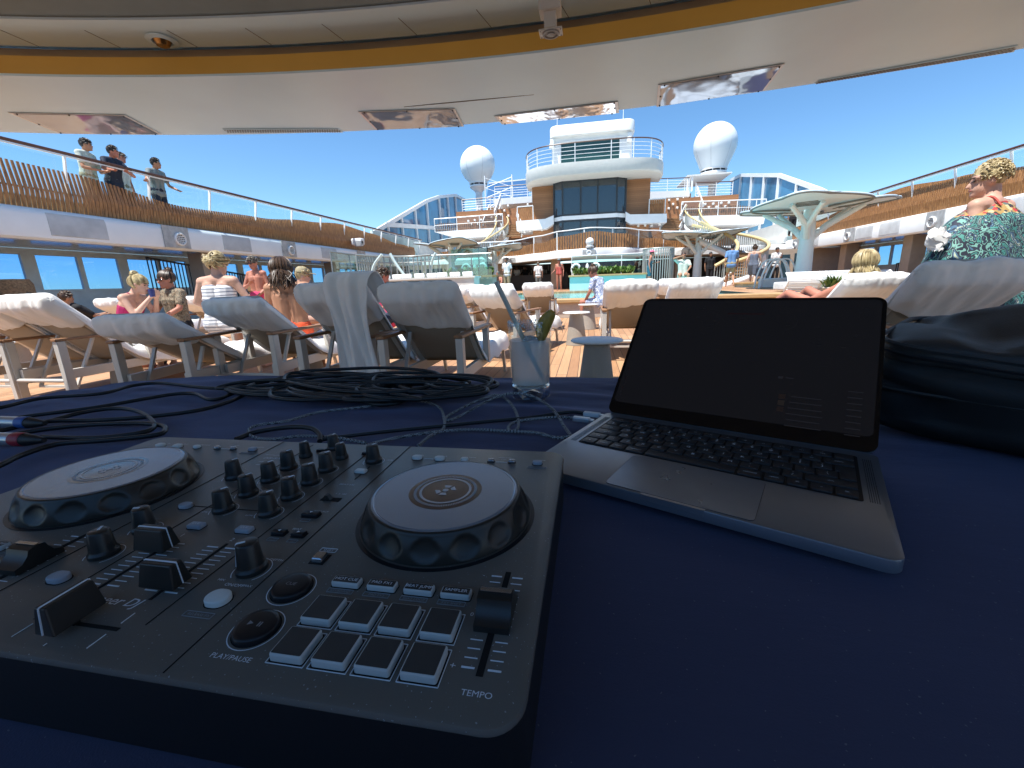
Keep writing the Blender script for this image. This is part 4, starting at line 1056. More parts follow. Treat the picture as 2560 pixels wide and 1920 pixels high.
def torso(b, J, g=0., lo=0):
    u = (J['shR']-J['shL']).normalized(); 
    for s in (-1, 1):
        b.cap(J['che']+u*s*.075, J['wai']+u*s*.065, .105+g, .092+g)
        b.cap(J['wai']+u*s*.065, J['pel']+u*s*.075, .092+g, .108+g)
        b.cap(J['che']+u*s*.085+(J['nek']-J['che'])*.35, J['che']+u*s*.075, .085+g, .105+g)
    b.cap(J['shL']*.93+J['shR']*.07, J['shR']*.93+J['shL']*.07, .062+g, .062+g)
    b.cap(J['nek']-(J['nek']-J['che'])*.25, J['shL'], .07+g, .055+g); b.cap(J['nek']-(J['nek']-J['che'])*.25, J['shR'], .07+g, .055+g)
def hand(b, J, n_, sc_=1.):
    w = J['wr'+n_]; d = (w-J['el'+n_]).normalized(); s = -1 if n_ == 'L' else 1
    side = d.cross(V((0, 0, 1))); side = side.normalized() if side.length > .1 else V((0, 1, 0))
    nrm = d.cross(side); palm = w+d*.075
    b.cap(w, palm-side*.012, .026, .027); b.cap(w+d*.03+side*.015, palm+side*.02, .024, .022)
    for k, (off, L) in enumerate(((-.034, .055), (-.012, .068), (.010, .073), (.031, .062))):
        p = palm+side*off; m = p+d*L*.55-nrm*.010; b.cap(p, m, .0115, .010); b.cap(m, m+d*L*.40-nrm*.020, .010, .008)
    p = w+d*.03+side*s*-.03; m = p+d*.035+side*s*-.025; b.cap(p, m, .014, .012); b.cap(m, m+d*.03-nrm*.01, .012, .009)
def person(label, loc, yaw, J, skin_m, hair, top=None, bottom=None, look=0., nod=0., vox=.012, scale=1., shades=False, group=None, hat=None, extra=None, hands=True, tilt=0.):
    t = thing('person', label, 'person', loc, rad(yaw), group); t.scale = (scale,)*3
    H = Matrix.Translation(J['hd']) @ Matrix.Rotation(rad(look), 4, 'Z') @ Matrix.Rotation(rad(tilt), 4, 'Y') @ Matrix.Rotation(rad(-nod), 4, 'X')
    b = MB(); torso(b, J)
    b.cap(J['nek']-(J['nek']-J['che'])*.15, J['hd']+(H.to_3x3() @ V((0, -.03, -.05))), .058, .052)
    b.sphere((0, 0, 0), 1, 16, 12, (.074, .092, .108), H @ Matrix.Translation((0, -.008, .022)))
    b.sphere((0, 0, 0), 1, 14, 10, (.060, .070, .075), H @ Matrix.Translation((0, .022, -.045)))
    b.sphere((0, 0, 0), 1, 10, 8, (.03, .03, .025), H @ Matrix.Translation((0, .070, -.088)))
    h3 = lambda *p: H @ V(p)
    b.cap(h3(0, .084, .012), h3(0, .108, -.022), .010, .015)
    b.cap(h3(-.02, .086, -.052), h3(.02, .086, -.052), .010, .010)
    b.cap(h3(-.05, .068, .032), h3(.05, .068, .032), .016, .016)
    for s in (-1, 1):
        b.sphere((0, 0, 0), 1, 8, 6, (.012, .022, .034), H @ Matrix.Translation((s*.078, -.008, -.008)))
        n_ = 'L' if s < 0 else 'R'
        b.cap(J['sh'+n_], J['el'+n_], .050, .038); b.cap(J['el'+n_], J['el'+n_].lerp(J['wr'+n_], .35), .038, .039); b.cap(J['el'+n_].lerp(J['wr'+n_], .35), J['wr'+n_], .039, .026)
        if hands: hand(b, J, n_)
        else: b.cap(J['wr'+n_], J['wr'+n_]+(J['wr'+n_]-J['el'+n_]).normalized()*.13, .03, .018)
        b.cap(J['hp'+n_], J['kn'+n_], .092, .056); b.cap(J['kn'+n_], J['kn'+n_].lerp(J['an'+n_], .35), .056, .054); b.cap(J['kn'+n_].lerp(J['an'+n_], .35), J['an'+n_], .054, .036)
        f = J['an'+n_]; fd = V((0, .15, -.045)); b.cap(f+V((0, -.03, -.045)), f+fd, .036, .028)
    b.build('body', skin_m, t, remesh=vox, relax=3)
    # face
    fm = MB()
    if shades:
        for s in (-1, 1): fm.sphere((0, 0, 0), 1, 10, 6, (.030, .010, .021), H @ Matrix.Translation((s*.033, .089, .012)))
        fm.cap(h3(-.02, .098, .016), h3(.02, .098, .016), .004, .004)
        for s in (-1, 1): fm.cap(h3(s*.06, .085, .016), h3(s*.08, .0, .012), .004, .004)
        fm.build('sunglasses', lens_dark, t)
    else:
        for s in (-1, 1): fm.sphere((0, 0, 0), 1, 8, 6, (.014, .010, .007), H @ Matrix.Translation((s*.032, .082, .010)))
        fm.build('eyes', M('eye_dark', (.05, .035, .03), .2), t)
        fm = MB()
        for s in (-1, 1): fm.cap(h3(s*.018, .090, .036), h3(s*.05, .078, .034), .006, .004)
        fm.build('eyebrows', h_brown, t)
    MB().sphere((0, 0, 0), 1, 10, 6, (.024, .010, .008), H @ Matrix.Translation((0, .092, -.052))).build('mouth', M('lips', (.33, .12, .10), .5), t)
    # hair
    kind, hm = hair
    if kind != 'bald':
        b = MB(); b.sphere((0, 0, 0), 1, 18, 12, (.084, .100, .106), H @ Matrix.Translation((0, -.020, .038)))
        r_ = random.Random(hash(label) % 1000 if False else len(label)*7+int(abs(loc[0])*10))
        cen = V((0, -.02, .03))
        def strand(p0, p1, lift, rr, drop=None):
            pts = []
            for i in range(7):
                f = i/6; q = p0.lerp(p1, f); dq = (q-cen)
                if dq.length > 1e-4: q = cen+dq.normalized()*(max(dq.length, .088+lift))
                pts.append(H @ q)
            if drop: pts += [H @ (p1+V(dd)) for dd in drop]
            pts = spline(pts, 2); n_ = len(pts)
            b.tube(pts, 0, 5, radii=[rr*(.5+.9*sin(pi*min(1, .12+.88*i/(n_-1)))**.6) for i in range(n_)])
        if kind == 'bun':
            bn = V((0, -.075, .125)); b.sphere(H @ bn, .044, 14, 10)
            for i in range(90):
                a = 2*pi*i/90; strand(V((.075*sin(a), -.01+.085*cos(a)*(.75 if cos(a) > 0 else 1), .03 if cos(a) > .3 else -.055+.06*abs(cos(a)))), bn, .010+r_.uniform(0, .010), .0055)
            for i in range(16):
                a = r_.uniform(0, 2*pi); ax = V((r_.gauss(0, 1), r_.gauss(0, 1), r_.gauss(0, 1))).normalized(); o1 = ax.orthogonal().normalized()*.044; o2 = ax.cross(o1)
                b.tube([H @ (bn+o1*cos(k*.8+a)+o2*sin(k*.8+a)) for k in range(6)], .008, 5)
        elif kind == 'lowbun':
            bn = V((.0, -.125, .0)); b.sphere(H @ bn, .05, 14, 10, (1.25, .8, .9))
            for i in range(120):
                a = 2*pi*i/120; strand(V((.078*sin(a), -.01+.088*cos(a), .05 if cos(a) > .2 else -.03)), bn+V((r_.uniform(-.04, .04), 0, r_.uniform(-.03, .03))), .014+r_.uniform(0, .020), .006)
            for i in range(22):
                ax = V((r_.gauss(0, 1), r_.gauss(0, 1), r_.gauss(0, 1))).normalized(); o1 = ax.orthogonal().normalized()*.05; o2 = ax.cross(o1); a = r_.uniform(0, 6)
                b.tube([H @ (bn+V((1.25*q.x, .8*q.y, .9*q.z))) for q in [o1*cos(k*.8+a)+o2*sin(k*.8+a) for k in range(6)]], .010, 5)
            for i in range(16): b.tube([H @ V((-.07, -.03, .05)), H @ V((-.13-r_.uniform(0, .05), -.05, .06+r_.uniform(-.04, .05)))], .0025, 4)
        elif kind == 'long':
            for i in range(190):
                a = r_.uniform(.5, 2*pi-.5); x_, y_ = .08*sin(a), .09*cos(a)-.02
                L = r_.uniform(.10, .24); strand(V((0, -.01, .13)), V((x_, y_, -.02)),   .010+r_.uniform(0, .018), .0052, [(x_*.2+r_.gauss(0, .02), y_*.2-.01+r_.gauss(0, .01), -L*.5), (r_.gauss(0, .035), -.03+r_.gauss(0, .02), -L)])
        elif kind == 'curly':
            for i in range(240):
                th, ph = r_.uniform(0, 2*pi), math.acos(r_.uniform(-.35, 1)); q = cen+V((.080*cos(th)*sin(ph), -.012+.090*sin(th)*sin(ph), .10*cos(ph)))
                if q.y > .075 and q.z < .05: continue
                dq = (q-cen).normalized(); o1 = dq.orthogonal().normalized(); o2 = dq.cross(o1); k0 = r_.uniform(0, 6)
                b.tube([H @ (q+dq*(.004*k)+(o1*cos(k0+k*.9)+o2*sin(k0+k*.9))*.014) for k in range(6)], .0052, 5)
        elif kind == 'short' and vox < .015:
            for i in range(110):
                th, ph = r_.uniform(0, 2*pi), math.acos(r_.uniform(-.15, 1)); q = V((.082*cos(th)*sin(ph), -.02+.098*sin(th)*sin(ph), .038+.104*cos(ph)))
                if q.y > .07 and q.z < .07: continue
                b.tube([H @ q, H @ (q*1.04+V((r_.gauss(0, .01), .012, .006))), H @ (q*1.05+V((r_.gauss(0, .02), .03, -.004)))], .008, 5)
        b.build('hair', hm, t, smooth=60)
    if hat:
        b = MB(); b.lathe([(.0, .125), (.06, .115), (.09, .08), (.098, .04), (.098, .03)], 18, H @ Matrix.Translation((0, -.02, .03)))
        if hat[0] == 'cap': b.sphere((0, 0, 0), 1, 12, 4, (.07, .075, .008), H @ Matrix.Translation((0, .12, .065)))
        else: b.lathe([(.095, .035), (.19, .02), (.19, .014), (.09, .028)], 20, H @ Matrix.Translation((0, -.02, .03)))
        b.build('hat', hat[1], t, smooth=50)
    if top:
        k, m_ = top; b = MB()
        if k in ('tee', 'shirt', 'robe'):
            torso(b, J, .016); f = {'tee': .55, 'shirt': .6, 'robe': .92}[k]
            for n_ in 'LR':
                b.cap(J['sh'+n_], J['sh'+n_].lerp(J['el'+n_], min(1, f*1.15)), .066, .060)
                if k == 'robe': b.cap(J['el'+n_], J['el'+n_].lerp(J['wr'+n_], .85), .058, .052)
            b.cap(J['pel']+V((-.07, 0, -.06)), J['pel']+V((.07, 0, -.06)), .125, .125)
            if k == 'robe':
                for n_ in 'LR': b.cap(J['hp'+n_], J['kn'+n_].lerp(J['an'+n_], .3), .13, .11)
        if k == 'swim':
            u = (J['shR']-J['shL']).normalized(); up = (J['nek']-J['pel']).normalized(); fw = u.cross(up)*-1
            for s in (-1, 1):
                b.cap(J['wai']+u*s*.065, J['pel']+u*s*.078, .099, .114); b.cap(J['che'].lerp(J['wai'], .2)+u*s*.075, J['wai']+u*s*.065, .108, .099)
                b.cap(J['che']+u*s*.075+up*.0-fw*.0+(u.cross(up))*.0, J['che'].lerp(J['wai'], .5)+u*s*.07, .085, .10)
                ya = J['che'].lerp(J['wai'], .3)+u*s*.085-(up.cross(u))*.10
                yb = J['sh'+('L' if s < 0 else 'R')].lerp(J['nek'], .42)+up*.045
                yc = J['che'].lerp(J['wai'], .2)+u*s*.085+(up.cross(u))*.10
                b.tube(spline([ya, yb, yc], 6), .011, 6)
        if k == 'dress':
            u = (J['shR']-J['shL']).normalized()
            for s in (-1, 1):
                b.cap(J['che']+u*s*.078, J['wai']+u*s*.067, .112, .102); b.cap(J['wai']+u*s*.067, J['pel']+u*s*.08, .102, .120)
                n_ = 'L' if s < 0 else 'R'; b.cap(J['hp'+n_], J['hp'+n_].lerp(J['kn'+n_], .8), .125, .13)
                if extra == 'straps': b.tube(spline([J['che']+u*s*.09+V((0, -.09, .04)), J['sh'+n_].lerp(J['nek'], .35)+V((0, 0, .06)), J['che']+u*s*.09+V((0, .1, .04))], 6), .016, 6)
        if k == 'bikini':
            u = (J['shR']-J['shL']).normalized(); pts = [J['che']+V((.16*cos(a)*u.x+.11*sin(a)*-u.y, .16*cos(a)*u.y+.125*sin(a)*u.x, -.04)) for a in [2*pi*i/24 for i in range(24)]]
            b.tube(pts, .02, 6, closed=True)
        b.build({'tee': 'shirt', 'shirt': 'shirt', 'robe': 'robe', 'swim': 'swimsuit', 'dress': 'dress', 'bikini': 'bikini_top'}[k], m_, t, remesh=vox*.9 if k not in ('bikini',) else 0, relax=2)
    if bottom:
        k, m_ = bottom; b = MB(); f = {'shorts': .62, 'trousers': 1, 'brief': .08}[k]
        b.cap(J['pel']+V((-.075, 0, .02)), J['pel']+V((.075, 0, .02)), .122, .122)
        for n_ in 'LR':
            b.cap(J['hp'+n_], J['hp'+n_].lerp(J['kn'+n_], f), .108, .085 if f < 1 else .075)
            if f == 1: b.cap(J['kn'+n_], J['kn'+n_].lerp(J['an'+n_], .95), .075, .062)
        b.build({'shorts': 'shorts', 'trousers': 'trousers', 'brief': 'bikini_bottom'}[k], m_, t, remesh=vox*.9, relax=2)
    return t

f_white = fabric('cloth_white', (.74, .75, .74)); f_navy = fabric('cloth_navy', (.018, .028, .05)); f_grey = fabric('cloth_grey', (.20, .23, .23)); f_pale = fabric('cloth_pale_green', (.52, .55, .47))
f_magenta = fabric('swim_magenta', (.36, .015, .10)); f_black = fabric('cloth_black', (.012, .012, .014)); f_pink = fabric('shorts_pink', (.62, .05, .13)); f_orange = fabric('orange_red', (.70, .09, .03))
f_blue = fabric('shirt_blue', (.13, .25, .48)); f_slate = fabric('dress_slate', (.13, .15, .20)); f_khaki = fabric('khaki', (.33, .28, .17)); f_red = fabric('swim_red', (.50, .10, .08)); f_teal = fabric('swim_teal', (.03, .12, .17)); f_capink = fabric('cap_pink', (.75, .16, .25))
def stripes_mat():
    m = bpy.data.materials.new('striped_cloth'); n = NT(m); sp = n.n('SeparateXYZ', {0: n.n('TexCoord').outputs['Object']})
    w = n.math('ADD', sp.outputs[2], n.math('MULTIPLY', n.noise(4, 2, n.coord()), .03))
    f = n.math('FRACT', n.math('DIVIDE', w, .038)); k = n.math('LESS_THAN', f, .33)
    n.b(Base_Color=n.mix(k, (.74, .74, .75), (.25, .27, .32)), Roughness=.85); return m
stripes = stripes_mat()
def pattern_mat(name, stops, scale, dist=3., band=None):
    m = bpy.data.materials.new(name); n = NT(m); co = n.coord()
    w = n.n('TexNoise', {'Vector': co, 'Scale': scale, 'Detail': 2.0, 'Distortion': dist})
    r_ = n.n('ValToRGB', {0: w.outputs[0]}); r_.color_ramp.interpolation = 'CONSTANT'; e = r_.color_ramp.elements
    while len(e) < len(stops): e.new(.5)
    for k, (p, c) in zip(e, stops): k.position = p; k.color = (*c, 1)
    c = r_.outputs[0]
    if band:
        sp = n.n('SeparateXYZ', {0: co}); k = n.math('GREATER_THAN', n.math('ADD', sp.outputs[2], n.math('MULTIPLY', n.noise(9, 1, co), .06)), band)
        w2 = n.n('TexVoronoi', {'Vector': co, 'Scale': 42.0}); r2 = n.n('ValToRGB', {0: n.n('SeparateColor', {0: w2.outputs['Color']}).outputs[0]}); r2.color_ramp.interpolation = 'CONSTANT'; e = r2.color_ramp.elements
        for _ in range(3): e.new(.5)
        for kk, (p, cc) in zip(e, [(0, (.35, .22, .07)), (.3, (.03, .03, .035)), (.5, (.45, .04, .04)), (.68, (.52, .42, .22)), (.85, (.10, .13, .12))]): kk.position = p; kk.color = (*cc, 1)
        c = n.mix(k, c, r2.outputs[0])
    n.b(Base_Color=c, Roughness=.75); n.bump(n.noise(24, 3, co), .4, .006); return m
kaftan_m = pattern_mat('kaftan_print', [(0, (.012, .016, .03)), (.36, (.05, .22, .19)), (.43, (.012, .016, .03)), (.49, (.16, .34, .29)), (.525, (.015, .02, .04)), (.59, (.05, .12, .19)), (.64, (.38, .44, .34)), (.67, (.012, .016, .03))], 7, 2.4, band=1.37)
leopard_m = pattern_mat('blouse_print', [(0, (.05, .04, .03)), (.4, (.28, .20, .12)), (.5, (.07, .055, .04)), (.56, (.38, .31, .21)), (.62, (.12, .12, .08))], 24, 1.5)
bluewhite_m = pattern_mat('blouse_bluewhite', [(0, (.70, .72, .76)), (.45, (.14, .20, .38)), (.54, (.74, .75, .78)), (.6, (.2, .27, .45))], 14, 1.5)

def at(px, Y, z=0.): p = PY(px, 700, Y); return (p.x, Y, z)
# --- near group on the left
person('blonde woman with a top bun in a magenta swimsuit leaning over her drink', at(284, 4.75), -72, joints('sit', .46, .42, wrR=(.06, .42, .97), elR=(.22, .30, .76), wrL=(-.05, .43, .96), elL=(-.22, .28, .74)), sk_fair, ('bun', h_blond), ('swim', f_magenta), look=0, nod=16, vox=.010, shades=False)
q_ = PY(382, 742, 4.75); o = MB().lathe([(0, 0), (.030, 0), (.038, .10), (.036, .10), (.0, .095)], 18).build('drink_cup', M('cup_blue', (.03, .04, .16), .25)); o.location = q_; tag(o, 'dark blue cup held by the blonde woman in the magenta swimsuit', 'cup')
person('woman in sunglasses and patterned open blouse facing the camera', at(428, 5.35), 168, joints('sit', .46, .06), sk_red, ('bun', h_brown), ('tee', leopard_m), ('trousers', f_black), nod=8, vox=.010, shades=True)
person('woman with messy blonde hair in a white striped dress, back to the camera', at(536, 4.5), 8, joints('sit', .50, .12, elL=(-.30, .06, .84), elR=(.30, .08, .84)), sk_fair, ('lowbun', h_blond), ('dress', stripes), look=-8, nod=14, vox=.010, scale=1.08)
person('dark haired woman with bare tanned back and orange bikini bottom', at(716, 4.3), 22, joints('sit', .42, .05, nek=(-.03, .03, 1.02), hd=(-.06, .08, 1.15), elR=(.31, .0, .70), wrR=(.30, .20, .50)), sk_tan, ('long', h_brown), None, ('brief', f_orange), look=14, nod=20, vox=.010, scale=1.06)
person('tanned bald man in pink swim shorts standing with folded arm', at(642, 7.7), 176, joints('stand', wrR=(-.02, .22, 1.20), elR=(.27, .08, 1.12), wrL=(-.12, .16, .96)), sk_red, ('short', h_grey), None, ('shorts', f_pink), nod=14, vox=.013, shades=True, scale=.97)
person('woman in a pale visor sitting behind the dark haired woman', at(742, 6.1), -55, joints('sit', .46, .1), sk_fair, ('short', h_blond), ('swim', f_black), nod=10, vox=.013, hat=('cap', f_khaki))
person('man in black reclining on a lounger under the left windows', at(128, 7.85), -4, joints('recline'), sk_red, ('short', h_grey), ('shirt', f_black), ('trousers', f_black), vox=.014)
person('person in a dark top reclining beside the white towel at the left', at(224, 7.3, 0), -14, joints('recline'), sk_tan, ('short', h_brown), ('tee', f_black), ('shorts', f_navy), vox=.014)
person('person whose reddish hair shows above the nearest lounger', at(957, 6.6), 170, joints('sit', .42, -.1), sk_red, ('short', h_brown), ('tee', f_pink), ('shorts', f_navy), nod=18, vox=.014)
# --- men on the left balcony
def rail_man(px, lab, yaw, J, sk, hr, tp, bt, X=-12.88, scale=1.16, **k):
    y = PX(px, 400, X).y; return person(lab, (X, y, 2.97), yaw, J, sk, hr, tp, bt, vox=.014, group='men leaning on the left balcony rail', scale=scale, **k)
lean_arms = dict(wrL=(.0, .42, 1.12), elL=(-.24, .20, 1.10), wrR=(.30, .45, 1.12), elR=(.30, .20, 1.12))
rail_man(212, 'man in a white shirt standing leftmost at the balcony rail', -72, joints('stand', lean=.10, wrL=(-.05, .36, 1.08), elL=(-.26, .10, 1.10), wrR=(.12, .34, 1.06), elR=(.27, .12, 1.10)), sk_tan, ('short', h_black), ('tee', f_pale), ('trousers', f_khaki), look=24)
rail_man(272, 'man in a dark navy shirt resting both arms on the balcony rail', -88, joints('stand', lean=.20, wrL=(.05, .50, 1.12), elL=(-.22, .34, 1.10), wrR=(.40, .48, 1.10), elR=(.36, .22, 1.16)), sk_red, ('short', h_black), ('tee', f_navy), ('trousers', f_navy), look=28)
rail_man(292, 'man in white half hidden behind the navy shirt man', -80, joints('stand', lean=.12), sk_red, ('short', h_grey), ('tee', f_white), ('trousers', f_khaki), X=-13.25)
rail_man(378, 'bearded man in a grey polo shirt rightmost at the balcony rail', -88, joints('stand', lean=.12, wrR=(.62, .36, 1.06), elR=(.42, .18, 1.14), wrL=(-.30, .30, 1.02), elL=(-.32, .05, 1.14)), sk_tan, ('short', h_black), ('tee', f_grey), ('trousers', f_navy), look=34, hands=True)
# --- right foreground
kx = PY(2480, 560, 4.2).x
kw = person('curly blonde woman in a colourful patterned kaftan on the right', (kx, 4.2, 0), 28, joints('stand', lean=.08), sk_fair, ('curly', h_blond), None, None, look=42, nod=8, vox=.010, scale=1.04)
b = MB()
def KP(u, v):
    a = 2*pi*u; z = 1.435-.90*v**1.15
    rx = .115+.16*min(1, v*7)**.7+.54*max(0, v-.06)**.85; ry = .085+.07*min(1, v*5)+.16*v
    w = 1+.05*sin(a*9+v*3)*v+.04*sin(a*13+1)*v
    return V((rx*cos(a)*w, .04-.02*v+ry*sin(a)*w, z-.03*abs(cos(a))*(v < .25)-.16*v*abs(cos(a))**3+.012*noise.noise(V((cos(a)*3, sin(a)*3, v*8)))))
b.grid(KP, 90, 40, cu=True); b.build('kaftan', kaftan_m, kw, smooth=180, solid=.008)
b = MB(); b.tube([V((.12*cos(2*pi*i/28), .04+.09*sin(2*pi*i/28), 1.43-.02*abs(cos(2*pi*i/28)))) for i in range(28)], .009, 6, closed=True); b.build('beaded_neckline', M('bead_red', (.35, .03, .03), .4, var=.6, vs=60), kw)
st = MB(); st.tube(spline([(-.085, -.07, 1.40), (-.09, .0, 1.475), (-.08, .1, 1.42)], 5), .008, 6); st.build('red_strap', f_red, kw)
wb = PY(2345, 590, 4.0); o = MB().grid(lambda u, v: (wb.x+.07*(.35+.65*sin(pi*min(1, v*1.1)))*cos(2*pi*u)+.03*noise.noise(V((v*5, u*4, 2))), 4.0+.05*sin(2*pi*u), wb.z+.06-.17*v+.025*noise.noise(V((cos(2*pi*u)*3, sin(2*pi*u)*3, v*9)))), 30, 24, cu=True).build('white_bag', towel_white, smooth=180)
tag(o, 'white cloth bag hanging at the left side of the kaftan woman', 'bag')
bw_ = person('blonde woman lying on the right lounger, seen from behind', (2.95, 5.80, .02), 4, joints('recline', hd=(-.05, -.46, 1.06), nek=(-.02, -.42, .90), knL=(-.30, .50, .72), anL=(-.42, .86, .50), knR=(-.06, .50, .76), anR=(-.1, .82, .52), elL=(-.40, -.12, .64), wrL=(-.44, .10, .52)), sk_red, ('long', h_blond), ('swim', f_teal), None, look=10, vox=.012)
# --- far people round the pool
def far(px, Y, lab, yaw, J, sk, hr, tp=None, bt=None, z=PZ0, vox=.022, **k):
    return person(lab, at(px, Y, z), yaw, J, sk, hr, tp, bt, vox=vox, hands=False, **k)
far(1825, 20.5, 'man in a blue shirt and khaki shorts walking away on the right', -8, joints('walk'), sk_tan, ('short', h_black), ('tee', f_blue), ('shorts', f_khaki), scale=1.05)
gw_ = far(1880, 20.5, 'woman in a slate grey dress walking and carrying a bag', -28, joints('walk'), sk_fair, ('bun', h_brown), ('dress', f_slate), extra='straps', scale=1.0)
p = at(1897, 20.4); o = MB(); o.box((-.16, -.06, .0), (.16, .06, .34)); o.m = 1; o.tube([(-.1, 0, .34), (0, 0, .62), (.1, 0, .34)], .02, 5)
o = o.build('tote_bag', [f_navy, f_white]); o.location = (p[0], p[1], PZ0+.42); tag(o, 'navy tote bag with white handles carried beside the slate dress', 'bag')
far(1895, 23.5, 'bald man in a white robe standing right of the slate dress woman', 178, joints('stand'), sk_brown, ('bald', None), ('robe', f_white), ('trousers', f_white))
far(1935, 25.0, 'man in a white shirt standing in front of the dark door', 190, joints('stand', wrL=(-.14, .2, 1.35)), sk_brown, ('short', h_black), ('tee', f_white), ('trousers', f_black), scale=1.06)
far(1622, 20.8, 'woman in a pink cap and dark swimsuit by the bar screen', -100, joints('stand', lean=.12, wrL=(-.1, .34, 1.2)), sk_red, ('short', h_brown), ('swim', f_teal), ('shorts', f_teal), hat=('cap', f_capink))
far(1706, 17.0, 'seated woman shading her eyes with one raised arm', 175, joints('sit', .5, -.1, elR=(.34, .02, 1.18), wrR=(.12, .10, 1.24)), sk_tan, ('short', h_brown), ('tee', f_pale), None, shades=True, vox=.018)
far(1772, 24.5, 'man in dark clothes standing in shadow behind the small parasol', 185, joints('stand'), sk_brown, ('short', h_black), ('tee', f_black), ('trousers', f_black))
far(1268, 22.5, 'dark haired man in a white shirt standing before the bar', 165, joints('stand', wrR=(.1, .28, 1.1)), sk_brown, ('short', h_black), ('tee', f_white), ('trousers', f_khaki), scale=1.04)
far(1346, 27.2, 'man in a white shirt with his back turned at the bar', 5, joints('stand'), sk_fair, ('short', h_grey), ('shirt', f_white), ('trousers', f_grey))
far(1398, 24.6, 'woman in a red swimsuit and cap beside the pool ladder', 170, joints('stand', wrR=(.36, .1, 1.0)), sk_red, ('short', h_brown), ('swim', f_red), None, hat=('cap', f_grey))
far(1314, 32.9, 'bartender in dark shirt behind the bar counter at left', 180, joints('stand'), sk_brown, ('short', h_black), ('tee', f_black), ('trousers', f_black))
far(1293, 33.0, 'bartender in a white shirt behind the bar counter at right', 180, joints('stand'), sk_brown, ('short', h_black), ('tee', f_white), ('trousers', f_black))
far(1965, 27.0, 'dark haired woman on the balcony behind the stair head at right', 180, joints('stand'), sk_brown, ('short', h_black), ('tee', f_black), ('trousers', f_black), z=3.0)
far(1246, 20.5, 'man sitting low by the pool edge in front of the white shirt man', 160, joints('sit', .2), sk_red, ('short', h_grey), None, ('shorts', f_navy), z=PZ0)
person('woman with a brown bun reading at the poolside in a blue and white blouse', at(1508, 9.55), 62, joints('sit', .46, .35), sk_red, ('bun', h_brown), ('tee', bluewhite_m), ('shorts', bluewhite_m), nod=30, vox=.016)
# ================================================================== table and cloth
TZ = .7914
YF, XL, RC = .945, -1.27, .30
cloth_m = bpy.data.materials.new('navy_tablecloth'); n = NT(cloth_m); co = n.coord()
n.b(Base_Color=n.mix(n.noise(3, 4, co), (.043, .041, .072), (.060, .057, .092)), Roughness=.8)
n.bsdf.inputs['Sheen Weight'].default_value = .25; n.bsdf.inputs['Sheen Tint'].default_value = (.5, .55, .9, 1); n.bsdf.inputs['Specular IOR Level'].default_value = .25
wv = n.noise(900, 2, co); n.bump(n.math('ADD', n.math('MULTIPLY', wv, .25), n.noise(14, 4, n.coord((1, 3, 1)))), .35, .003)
def xleft(y):
    return XL if y < YF-RC else XL+RC-sqrt(max(0, RC*RC-(y-(YF-RC))**2))
def cz(x, y):
    far = max(0, min(1, (y-.45)/.3))
    return TZ-.0055+(.0015*noise.noise(V((x*2.2, y*2.2, 0)))+far*(.0045*noise.noise(V((x*2.6+y*5, y*15-x*2, 3)))+.0040*noise.noise(V((x*7, y*26+x*5, 7)))))
tc = thing('tablecloth', 'navy blue cloth covering the booth table', 'tablecloth')
b = MB()
def TP(u, v):
    y = -.30+(YF+.30)*(1-(1-v)**1.0); x0 = xleft(y); x = x0+(1.6-x0)*u; return (x, y, cz(x, y))
b.grid(TP, 150, 170)
bd = [(XL, -.30+.05*i) for i in range(int((YF-RC+.30)/.05)+1)]+[(XL+RC-RC*cos(a), YF-RC+RC*sin(a)) for a in [rad(3*k) for k in range(1, 31)]]+[(XL+RC+.05*i, YF) for i in range(1, 53)]
L = [0]
for p, q in zip(bd, bd[1:]): L.append(L[-1]+hypot(q[0]-p[0], q[1]-p[1]))
nb = len(bd)
def SP(u, v):
    i = min(nb-1, int(round(u*(nb-1)))); x, y = bd[i]
    p, q = bd[max(0, i-1)], bd[min(nb-1, i+1)]; tx, ty = q[0]-p[0], q[1]-p[1]; l = hypot(tx, ty); nx, ny = -ty/l, tx/l
    if v < .2: a = v/.2*pi/2; o, z = .016*sin(a), cz(x, y)-.016*(1-cos(a))
    else:
        k = (v-.2)/.8; o, z = .016+.05*k*(.5+.5*sin(L[i]*17))+.02*k*sin(L[i]*41+1), cz(x, y)-.016-.70*k
    return (x+nx*o, y+ny*o, z)
b.grid(SP, nb, 22)
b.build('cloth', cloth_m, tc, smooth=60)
tb = thing('booth_table', 'long table hidden under the navy cloth', 'table')
MB().box((-.95, -.28, .735), (1.55, .90, .772)).build('table_top', dark_metal, tb)
for x in (-.9, 1.5):
    for y in (-.22, .85): MB().box((x-.02, y-.02, .004), (x+.02, y+.02, .734)).build('leg', dark_metal, tb)

# ================================================================== dj controller
CW, CD_ = .4826, .2724
dj = thing('dj_controller', 'black two deck mixing controller with jog wheels, knobs and pads', 'dj controller', (-.264, .2565, .8364), -.0053)
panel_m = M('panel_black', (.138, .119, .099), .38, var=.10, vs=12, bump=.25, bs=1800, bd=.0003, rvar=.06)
body_m = M('body_black', (.010, .010, .011), .5, var=.1, bump=.2, bs=900, bd=.0003)
knob_m = M('knob_black', (.021, .0185, .016), .38, var=.15, vs=40)
gloss_m = M('gloss_black', (.012, .012, .014), .34, var=.1, spec=.35)
slot_m = M('slot_black', (.002, .002, .002), .9)
print_m = M('panel_print', (.75, .76, .78), .6, var=.05); print_dim = M('panel_print_dim', (.27, .275, .285), .6, var=.05)
rubber = M('pale_rubber', (.50, .49, .46), .45, var=.06); rubber_w = M('white_rubber', (.66, .65, .60), .4, var=.04); rubber_g = M('grey_rubber', (.34, .35, .38), .4, var=.06)
pad_top = M('pad_top', (.036, .034, .032), .55, var=.1, vs=60, bump=.3, bs=1500, bd=.0003)
chrome = M('chrome_cap', (.35, .36, .38), .18, .9, var=.1)
